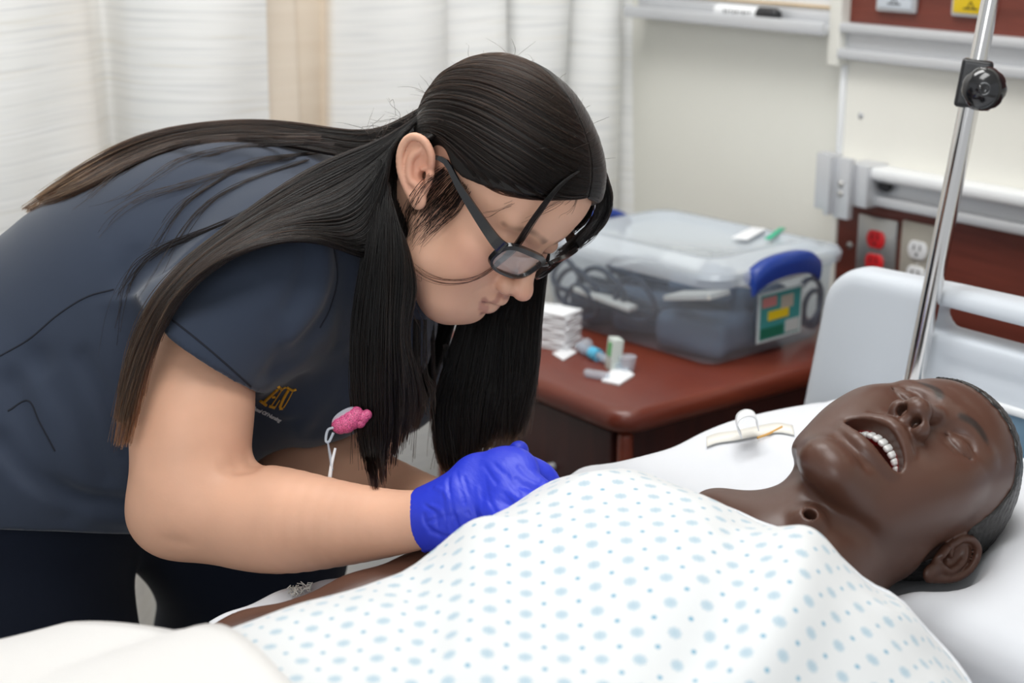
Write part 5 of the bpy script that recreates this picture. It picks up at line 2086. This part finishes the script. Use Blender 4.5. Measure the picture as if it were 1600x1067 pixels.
# ---- hair: a solid cap, under-layers and thousands of strands
X = None
S = Sculpt((-100, -135, -90), (100, 112, 136), 2.2)
S.add(ell((0, -8, 27), (82.0, 96.0, 83)))
S.add(ell((0, 30, 32), (74, 63, 65)), 14)
Xg_, Yg_, Zg_ = S.ax[0][:, None, None], S.ax[1][None, :, None], S.ax[2][None, None, :]
zl = np.interp(np.broadcast_to(Yg_, (1, S.n[1], 1)).ravel(), [-130, -60, -36, -20, 0, 15, 30, 48, 66, 80, 110], [-85, -70, -50, 4, 10, 12, 20, 32, 46, 63, 70])[None, :, None]
S.D = np.maximum(S.D, (zl - Zg_ + 4 * np.exp(-(Xg_ / 16.0) ** 2) * (Yg_ > 50)) * .8).astype(np.float32)
S.sub(ell((84, -16, -12), (26, 26, 26)), 6)
S.sub(ell((-84, -16, -12), (26, 26, 26)), 6)
S.crease([(0, 96, 52), (0, 84, 84), (0, 40, 120), (0, 0, 128)], 4, 3.5)
v, f = S.mesh()
CAPV = NH(v)
M_cap = mat('hair_under', (0.010, 0.008, 0.007), 0.5, spec=.3)
capo = finish('hair_base', mesh_np('hair_base', CAPV, f), M_cap, nurse)
CAPBVH = BVHTree.FromPolygons([tuple(p) for p in CAPV], [tuple(q) for q in f.tolist()])
BODYBV = [TOPBVH, ARMBVH, HEADBVH]
cam_v = Vector(CAMLOC)


def depth_hit(bvs, q):
    """distance along the sight line through camera-space point q"""
    w = Vector(to_world(q)); d = (w - cam_v); L = d.length; d = d / L
    best = None
    for bv in bvs:
        h = bv.ray_cast(cam_v, d)
        if h[0] is not None and (best is None or h[3] < best): best = h[3]
    return L, best


def lay(P, bvs, clear, force=False):
    """rest camera-space points on what lies behind them"""
    out = []
    for q in P:
        L, b = depth_hit(bvs, q)
        if b is not None and (force or L > b - clear):
            q = q * ((b - clear) / L)
        out.append(q)
    return np.array(out)


STR = []      # (points world, radius array, tint)


def sheet(guides, n, thick=.010, r=.00038, bvs=None, clear=.005, force=False, clump=14, spread=.02, tip=(0, 0), rag=.12,
          wob=.0012, under=True, steps=22, name='hair_layer'):
    G_ = np.array([spline([V(*q) for q in g], steps) for g in guides])      # k x steps x 3
    if bvs:
        G_ = np.array([lay(g, bvs, clear, force) for g in G_])
        for _ in range(2):
            G_[:, 1:-1] = (G_[:, :-2] + 2 * G_[:, 1:-1] + G_[:, 2:]) / 4
    k = len(G_)
    cl = RNG.uniform(0, 1, clump)
    for i in range(n):
        j = RNG.integers(clump)
        s0 = RNG.uniform(0, 1) if k > 1 else 0
        near_c = cl[np.argmin(abs(cl - s0))]
        t = np.linspace(0, 1, steps)
        s = np.clip(s0 + (near_c - s0) * .62 * t ** 1.2, 0, 1) * (k - 1)
        a = np.minimum(s.astype(int), max(k - 2, 0)); u = (s - a)[:, None]
        if k > 1:
            P = G_[a, range(steps)] * (1 - u) + G_[a + 1, range(steps)] * u
        else:
            P = G_[0].copy()
        end = 1 - rag * RNG.uniform(0, 1) ** 1.1 - .10 * rag * math.sin(near_c * 131)
        end = min(end, 1.0)
        m = max(5, int(steps * end))
        P = P[:m]
        dirs = P / np.linalg.norm(P, axis=1)[:, None]
        off = RNG.uniform(0, 1) ** .7 * thick
        P = P * (1 - (off * np.sin(np.pi * np.clip(t[:m] * .9 + .08, 0, 1)) ** .5)[:, None] / 1.45)
        ph = RNG.uniform(0, 6.28, 3); am = RNG.normal(0, 1, 3)
        w = np.stack([np.sin(t[:m] * RNG.uniform(3, 9) + ph[q]) * am[q] for q in range(3)], 1) * wob * (.3 + t[:m])[:, None]
        w += RNG.normal(0, spread * .02, 3)[None] + (RNG.normal(0, spread * .05, 3)[None] * t[:m, None])
        P = P + w
        rr = r * RNG.uniform(.7, 1.25) * np.clip(1.15 - t[:m] ** 3 * .75, .3, 1)
        tn = tip[0] + (tip[1] - tip[0]) * t[:m] ** 2.2 * RNG.uniform(.4, 1.3) + .05 * math.sin(near_c * 77)
        STR.append((to_world(P), rr, np.clip(tn + RNG.normal(0, .03), 0, 1)))
    if under and k > 1:
        q = 10
        ts = np.linspace(.06, .94, q) * (k - 1)
        a = np.minimum(ts.astype(int), k - 2); u = (ts - a)[:, None, None]
        UG = G_[a] * (1 - u) + G_[a + 1] * u
        mm = int(steps * (1 - min(.5, rag * 1.25)) * .92)
        UG = UG[:, :mm]
        vv = to_world(UG.reshape(-1, 3))
        ii = (np.arange(q - 1)[:, None] * mm + np.arange(mm - 1)[None])
        ff = np.stack([ii, ii + 1, ii + mm + 1, ii + mm], -1).reshape(-1, 4)
        o = finish(name, mesh_np(name, vv, ff), M_cap, nurse)
        s_ = o.modifiers.new('s', 'SOLIDIFY'); s_.thickness = .003; s_.offset = 0


def scalp(guides, n, thick=.004, r=.00040, **kw):
    sheet(guides, n, thick, r, bvs=[CAPBVH], clear=.0012, force=True, under=False, **kw)


# near side of the scalp: from the parting back over the crown to the nape
DD = 1.475
SG = [[(912, 300, DD), (872, 314, DD), (828, 322, DD), (780, 318, DD), (735, 292, DD), (695, 262, DD), (650, 240, DD), (612, 262, DD), (590, 310, DD)],
      [(918, 285, DD), (870, 296, DD), (815, 298, DD), (755, 280, DD), (705, 248, DD), (660, 226, DD), (618, 232, DD), (588, 262, DD), (568, 300, DD)],
      [(922, 268, DD), (870, 268, DD), (805, 262, DD), (740, 240, DD), (690, 216, DD), (645, 208, DD), (605, 222, DD), (575, 250, DD), (545, 290, DD)],
      [(924, 245, DD), (870, 232, DD), (800, 218, DD), (735, 202, DD), (680, 190, DD), (635, 198, DD), (595, 218, DD), (560, 245, DD), (520, 280, DD)],
      [(922, 222, DD), (872, 198, DD), (805, 176, DD), (735, 166, DD), (678, 172, DD), (630, 192, DD), (588, 214, DD), (545, 236, DD), (495, 262, DD)],
      [(916, 200, DD), (870, 162, DD), (805, 136, DD), (735, 132, DD), (675, 156, DD), (624, 188, DD), (578, 210, DD), (530, 226, DD), (475, 244, DD)],
      [(906, 178, DD), (862, 134, DD), (805, 108, DD), (742, 110, DD), (674, 150, DD), (620, 184, DD), (572, 205, DD), (520, 214, DD), (460, 224, DD)],
      [(890, 152, DD), (850, 116, DD), (800, 96, DD), (745, 100, DD), (676, 142, DD), (618, 180, DD), (566, 200, DD), (510, 206, DD), (450, 206, DD)]]
SCG = [[(3, 92, 65), (30, 86, 51), (54, 66, 39), (70, 34, 27), (79, 0, 24), (82, -36, 14), (76, -62, -14), (62, -86, -48)],
       [(3, 89, 74), (36, 78, 62), (60, 48, 56), (76, 14, 48), (82, -22, 36), (80, -54, 10), (68, -80, -24), (50, -98, -56)],
       [(3, 76, 92), (38, 62, 86), (64, 30, 78), (77, -8, 66), (76, -46, 42), (68, -80, 8), (52, -100, -26), (40, -104, -58)],
       [(3, 52, 110), (36, 38, 108), (62, 6, 98), (70, -32, 80), (68, -68, 48), (54, -98, 10), (38, -110, -26), (30, -112, -58)],
       [(3, 20, 122), (30, 0, 121), (52, -34, 106), (58, -70, 76), (50, -100, 38), (36, -114, 0), (26, -118, -30), (18, -118, -58)],
       [(3, -12, 124), (20, -38, 118), (34, -72, 94), (34, -102, 56), (28, -117, 20), (20, -122, -10), (12, -122, -38), (8, -122, -58)],
       [(2, -22, 124), (6, -50, 116), (8, -84, 92), (8, -108, 56), (8, -120, 20), (6, -124, -10), (4, -124, -38), (2, -122, -58)]]
CLV = np.array([tuple(p) for p in v])
CAPL = BVHTree.FromPolygons([tuple(p) for p in v], [tuple(q) for q in f.tolist()])


def scalp3(sgn, n, clump):
    st = 20
    G_ = np.array([spline([(sgn * a, b, c_) for a, b, c_ in g], st) for g in SCG])
    k = len(G_)
    cl = RNG.uniform(0, 1, clump)
    for i in range(n):
        s0 = RNG.uniform(0, 1)
        nc = cl[np.argmin(abs(cl - s0))]
        t = np.linspace(0, 1, st)
        s = np.clip(s0 + (nc - s0) * .35 * np.sin(t * 3) , 0, 1) * (k - 1)
        a = np.minimum(s.astype(int), k - 2); u = (s - a)[:, None]
        P = G_[a, range(st)] * (1 - u) + G_[a + 1, range(st)] * u
        ph = RNG.uniform(0, 6.28, 3); am = RNG.normal(0, .7, 3)
        P = P + np.stack([np.sin(t * RNG.uniform(3, 8) + ph[q]) * am[q] for q in range(3)], 1)
        hgt = RNG.uniform(.3, 3.2) + .12 * math.sin(nc * 150)
        out = []
        for q, tt in zip(P, t):
            loc, nr, _, _ = CAPL.find_nearest(tuple(q))
            d_ = Vector((0, -14, 30)) - loc
            if nr.dot(d_) > 0: nr = -nr
            h_ = max(.3, hgt) * min(1, .25 + tt * 3.5)
            out.append(loc + nr * h_)
        out = np.array(out)
        out[1:-1] = (out[:-2] + 2 * out[1:-1] + out[2:]) / 4
        m_ = max(8, int(st * (1 - .12 * RNG.uniform() ** 2)))
        STR.append((NH(out[:m_]), .00040 * RNG.uniform(.7, 1.25) * np.ones(m_), np.clip(.05 + .09 * t[:m_] + RNG.normal(0, .05) + .07 * math.sin(nc * 190), 0, 1)))  # clump term in the tone paints streaky scalp highlights


scalp3(1, 9000, 260)
TOP = len(STR)
scalp3(1, 420, 400)  # extra strands toned lighter below, scalp highlights put into their colour
for q in range(TOP, len(STR)):
    w_, r_, t__ = STR[q]
    ctr = NH((0, -8, 27))
    STR[q] = (w_ + (w_ - ctr) / np.linalg.norm(w_ - ctr, axis=1)[:, None] * RNG.uniform(.0008, .003) * np.sin(np.linspace(.2, 3, len(w_)))[:, None], r_ * .55, np.clip(t__ + RNG.uniform(.1, .32), 0, 1))
scalp3(-1, 4500, 80)
# right of the parting
0 and scalp([[(912, 190, DD), (928, 215, DD), (940, 250, DD), (948, 290, DD), (950, 325, DD)], [(918, 215, DD), (928, 240, DD), (934, 270, DD), (938, 300, DD), (940, 330, DD)],
       [(922, 245, DD), (926, 265, DD), (928, 285, DD), (930, 305, DD), (932, 330, DD)]], 700, clump=16, rag=.2)
# long hair over the back
AB = BODYBV
sheet([[(690, 150, 1.47), (620, 192, 1.50), (560, 208, 1.55), (430, 190, 1.60), (300, 197, 1.61), (200, 222, 1.61), (110, 272, 1.61), (36, 325, 1.61)],
       [(690, 180, 1.47), (620, 215, 1.50), (560, 228, 1.54), (430, 204, 1.585), (310, 207, 1.60), (208, 236, 1.60), (118, 288, 1.60), (42, 330, 1.60)],
       [(685, 210, 1.47), (620, 236, 1.50), (560, 250, 1.53), (440, 224, 1.56), (330, 218, 1.585), (225, 248, 1.59), (130, 298, 1.595), (48, 330, 1.60)]],
      1500, .010, bvs=AB, clump=14, rag=.22, tip=(.10, .75), spread=.03)
sheet([[(660, 178, 1.46), (596, 220, 1.47), (520, 246, 1.47), (450, 285, 1.46), (380, 335, 1.44), (315, 385, 1.41), (258, 440, 1.385), (215, 510, 1.37), (190, 600, 1.37), (176, 692, 1.37)],
       [(640, 200, 1.45), (590, 250, 1.46), (530, 290, 1.45), (460, 322, 1.44), (390, 358, 1.42), (325, 402, 1.39), (268, 460, 1.37), (226, 530, 1.36), (200, 612, 1.36), (184, 695, 1.36)],
       [(622, 218, 1.44), (586, 280, 1.44), (540, 332, 1.43), (470, 340, 1.41), (400, 366, 1.39), (335, 408, 1.37), (278, 464, 1.36), (236, 535, 1.355), (208, 615, 1.355), (190, 696, 1.355)],
       [(612, 232, 1.43), (588, 330, 1.43), (550, 374, 1.42), (480, 358, 1.40), (410, 372, 1.38), (345, 404, 1.36), (290, 448, 1.36), (250, 505, 1.355), (222, 590, 1.355), (200, 690, 1.355)],
       [(606, 250, 1.43), (592, 390, 1.43), (565, 402, 1.42), (495, 372, 1.39), (420, 378, 1.37), (352, 402, 1.36), (298, 438, 1.36), (258, 485, 1.355), (232, 560, 1.355), (212, 650, 1.355)]],
      5200, .016, bvs=AB, clump=50, rag=.26, tip=(.02, .85), spread=.03)
# loose locks across the back
for g, n in (([(520, 226, 1.5), (440, 224, 1.5), (360, 232, 1.5), (285, 248, 1.5), (240, 276, 1.5), (192, 308, 1.5), (150, 314, 1.5)], 40),
             ([(500, 240, 1.5), (420, 252, 1.5), (352, 268, 1.5), (288, 288, 1.5), (224, 308, 1.5), (168, 348, 1.5), (140, 396, 1.5)], 26),
             ([(480, 240, 1.5), (400, 250, 1.5), (328, 288, 1.5), (280, 322, 1.5), (248, 372, 1.5), (230, 410, 1.5)], 34),
             ([(500, 215, 1.5), (420, 216, 1.5), (300, 222, 1.5), (200, 262, 1.5), (150, 300, 1.5), (110, 330, 1.5)], 40),
             ([(420, 310, 1.5), (340, 350, 1.5), (260, 380, 1.5), (210, 420, 1.5), (185, 480, 1.5), (170, 560, 1.5)], 24),
             ([(400, 330, 1.5), (300, 370, 1.5), (235, 400, 1.5), (190, 450, 1.5), (165, 500, 1.5)], 20),
             ([(480, 250, 1.5), (380, 285, 1.5), (320, 320, 1.5), (280, 370, 1.5), (245, 430, 1.5), (210, 480, 1.5)], 30)):
    sheet([g], n // 2, .003, .00024, bvs=AB, clear=.003, force=True, clump=1, rag=.5, wob=.0030, spread=.05, under=False, tip=(.1, .5))
# near curtain of hair in front of the shoulder
sheet([[(592, 250, 1.44), (580, 330, 1.43), (564, 420, 1.42), (550, 500, 1.43), (548, 590, 1.435), (560, 680, 1.44), (576, 760, 1.445)],
       [(600, 262, 1.44), (594, 340, 1.425), (586, 420, 1.415), (578, 500, 1.42), (574, 590, 1.43), (578, 680, 1.435), (588, 762, 1.44)],
       [(606, 290, 1.43), (606, 350, 1.42), (606, 430, 1.41), (602, 510, 1.41), (600, 590, 1.42), (600, 660, 1.43), (596, 752, 1.44)],
       [(608, 310, 1.43), (626, 370, 1.42), (630, 440, 1.415), (622, 520, 1.42), (628, 590, 1.43), (628, 650, 1.44), (618, 720, 1.45)],
       [(612, 330, 1.43), (638, 395, 1.425), (650, 460, 1.43), (634, 520, 1.44), (648, 580, 1.45), (656, 620, 1.46), (652, 668, 1.47)]],
      3800, .014, bvs=[TOPBVH, ARMBVH], clump=40, rag=.42, tip=(.02, .40), spread=.03)
sheet([[(640, 215, 1.46), (606, 250, 1.47), (598, 300, 1.46), (600, 360, 1.45), (606, 430, 1.44)], [(650, 222, 1.47), (622, 255, 1.475), (618, 300, 1.475), (616, 350, 1.46), (622, 420, 1.45)],
       [(655, 228, 1.48), (634, 258, 1.49), (634, 300, 1.485), (634, 350, 1.47), (636, 410, 1.45)]], 900, .006, clump=16, rag=.2, tip=(.02, .1), name='hair_layer')
# hair on the far side, hanging below the face
sheet([[(735, 440, 1.58), (712, 520, 1.58), (690, 590, 1.58), (676, 650, 1.58), (684, 720, 1.58), (702, 752, 1.58)],
       [(770, 420, 1.58), (745, 500, 1.58), (728, 580, 1.58), (716, 640, 1.58), (716, 700, 1.58), (722, 745, 1.58)],
       [(805, 410, 1.57), (785, 490, 1.575), (772, 570, 1.58), (764, 630, 1.58), (756, 680, 1.58), (748, 720, 1.58)],
       [(835, 400, 1.56), (822, 470, 1.57), (812, 550, 1.57), (806, 610, 1.57), (796, 655, 1.57), (782, 700, 1.57)],
       [(858, 395, 1.55), (850, 460, 1.56), (844, 530, 1.56), (838, 590, 1.56), (828, 640, 1.56), (815, 692, 1.56)]],
      3300, .014, clump=36, rag=.34, tip=(.02, .55), spread=.03)
sheet([[(660, 470, 1.60), (655, 540, 1.62), (645, 610, 1.62), (640, 670, 1.62)], [(720, 470, 1.60), (700, 540, 1.62), (670, 610, 1.62), (650, 680, 1.62)]], 500, .008, clump=8, rag=.3, under=False, tip=(.02, .3))
for x0, y0, x1, y1, d_, n in ((560, 560, 570, 740, 1.435, 12), (580, 600, 590, 772, 1.44, 18), (612, 600, 606, 760, 1.45, 16), (640, 560, 648, 690, 1.46, 16), (655, 560, 672, 664, 1.47, 10),
                             (690, 600, 700, 765, 1.57, 16), (735, 600, 738, 760, 1.57, 14), (790, 560, 786, 722, 1.56, 16), (826, 540, 812, 704, 1.555, 16), (668, 560, 664, 740, 1.58, 12)):
    for q in range(3):
        o_ = RNG.uniform(-10, 10)
        sheet([[(x0 + o_, y0 - 60, d_), (x0 + o_ * 1.2, y0 + 20, d_), ((x0 + x1) / 2 + o_ * 1.5 + RNG.uniform(-5, 5), (y0 + y1) / 2, d_), (x1 + o_ * 2 + RNG.uniform(-8, 8), y1 + RNG.uniform(-30, 8), d_)]],
              n, .004, .00030, clump=1, rag=.35, wob=.0014, spread=.04, under=False, tip=(.05, .5))
# far right locks by the forehead
sheet([[(930, 235, 1.50), (948, 275, 1.49), (955, 315, 1.49), (940, 350, 1.50), (908, 380, 1.51), (872, 402, 1.52)],
       [(926, 250, 1.50), (940, 290, 1.49), (944, 320, 1.49), (928, 352, 1.50), (900, 380, 1.51), (868, 405, 1.52)],
       [(924, 265, 1.49), (930, 300, 1.48), (932, 330, 1.48), (918, 355, 1.49), (895, 378, 1.50), (866, 400, 1.52)]], 420, .006, clump=7, rag=.3, under=False, wob=.0022)
sheet([[(926, 290, 1.49), (928, 320, 1.49), (912, 350, 1.50), (885, 372, 1.51)], [(918, 300, 1.49), (914, 330, 1.49), (900, 350, 1.50), (880, 362, 1.51)]], 90, .004, clump=4, rag=.3, under=False)
# lock across the forehead and over the glasses
sheet([[(905, 268, 1.46), (880, 288, 1.44), (856, 318, 1.44), (832, 352, 1.44), (808, 388, 1.44), (786, 408, 1.44), (768, 424, 1.44)],
       [(900, 270, 1.46), (872, 288, 1.44), (848, 316, 1.44), (824, 350, 1.44), (803, 382, 1.44), (782, 404, 1.44), (762, 421, 1.44)]],
      55, .002, .00030, bvs=[HEADBVH], clear=.012, force=True, clump=2, rag=.16, wob=.0006, spread=.012, under=False)
sheet([[(800, 390, 1.44), (770, 420, 1.43), (735, 438, 1.42), (690, 440, 1.42), (655, 425, 1.42), (635, 400, 1.42)]], 9, .002, .0002, bvs=[HEADBVH], clear=.005, force=True, clump=1, rag=.3, spread=.05, under=False, tip=(.2, .6))
# hair in front of the ear
sheet([[(690, 262, 1.4), (664, 282, 1.4), (642, 312, 1.4), (632, 350, 1.4), (630, 400, 1.4)], [(706, 272, 1.4), (682, 298, 1.4), (660, 326, 1.4), (644, 358, 1.4), (634, 410, 1.4)],
       [(724, 290, 1.4), (704, 318, 1.4), (682, 340, 1.4), (662, 360, 1.4), (640, 385, 1.4)], [(732, 300, 1.4), (716, 330, 1.4), (696, 350, 1.4), (676, 366, 1.4), (652, 388, 1.4)]],
      170, .006, .00018, bvs=[HEADBVH], clear=.0015, force=True, clump=60, rag=.6, wob=.0016, spread=.08, under=False)
for g, n in (([(632, 380, 1.42), (640, 420, 1.41), (656, 440, 1.41), (652, 412, 1.41)], 3), ([(622, 420, 1.43), (640, 470, 1.43), (665, 520, 1.43), (700, 545, 1.44)], 4),
             ([(800, 318, 1.42), (770, 330, 1.42), (738, 330, 1.42)], 5), ([(880, 312, 1.42), (850, 330, 1.42), (815, 345, 1.42)], 5), ([(905, 300, 1.42), (895, 322, 1.42), (880, 335, 1.42)], 5)):
    sheet([g], n, .002, .00014, bvs=[HEADBVH], clear=.003, force=True, clump=1, rag=.4, spread=.07, under=False)
# flyaways
for i in range(130):
    a = RNG.uniform(0, 1)
    j = int(RNG.integers(3, 8))
    g = SG[j]
    p = np.array(g[int(RNG.integers(0, 7))], float)
    d = RNG.normal(0, 1, 2); d /= np.linalg.norm(d)
    L_ = RNG.uniform(20, 60)
    pts = [tuple(p), (p[0] + d[0] * L_ * .4, p[1] + d[1] * L_ * .3 - 6, p[2]), (p[0] + d[0] * L_ - 8, p[1] + d[1] * L_ * .6 - 8, p[2] + .01)]
    sheet([pts], 1, .001, .00016, bvs=[CAPBVH], clear=.002, clump=1, rag=0, spread=.02, under=False, steps=8, tip=(.1, .2))

hc = bpy.data.hair_curves.new('hair')
hc.add_curves([len(s[0]) for s in STR])
P = np.concatenate([s[0] for s in STR]); R_ = np.concatenate([s[1] for s in STR]); T = np.concatenate([s[2] for s in STR])
org = ORG[nurse.name]
hc.attributes['position'].data.foreach_set('vector', (P - org).astype('f').ravel())
ra_ = hc.attributes.get('radius') or hc.attributes.new('radius', 'FLOAT', 'POINT')
ra_.data.foreach_set('value', R_.astype('f'))
ta = hc.attributes.new('shade', 'FLOAT', 'POINT')
ta.data.foreach_set('value', T.astype('f'))
M_hair = bpy.data.materials.new('dark_hair')
M_hair.use_nodes = True
nt = M_hair.node_tree
nt.nodes.remove(nt.nodes['Principled BSDF'])
hb_ = nt.nodes.new('ShaderNodeBsdfHairPrincipled')
at = nt.nodes.new('ShaderNodeAttribute'); at.attribute_name = 'shade'
cr = nt.nodes.new('ShaderNodeValToRGB')
cr.color_ramp.elements[0].color = (0.0016, 0.0013, 0.0013, 1)
cr.color_ramp.elements[1].color = (0.12, 0.050, 0.021, 1)
e = cr.color_ramp.elements.new(.45); e.color = (0.010, 0.0052, 0.0034, 1)
nt.links.new(at.outputs['Fac'], cr.inputs[0])
nt.links.new(cr.outputs[0], hb_.inputs['Color'])
hb_.inputs['IOR'].default_value = 1.33
hb_.inputs['Roughness'].default_value = .30
hb_.inputs['Radial Roughness'].default_value = .45
nt.links.new(hb_.outputs[0], nt.nodes['Material Output'].inputs[0])
hc.materials.append(M_hair)
ho = bpy.data.objects.new('hair', hc)
COL.objects.link(ho)
ho.parent = nurse
ho['kind'] = 'stuff'
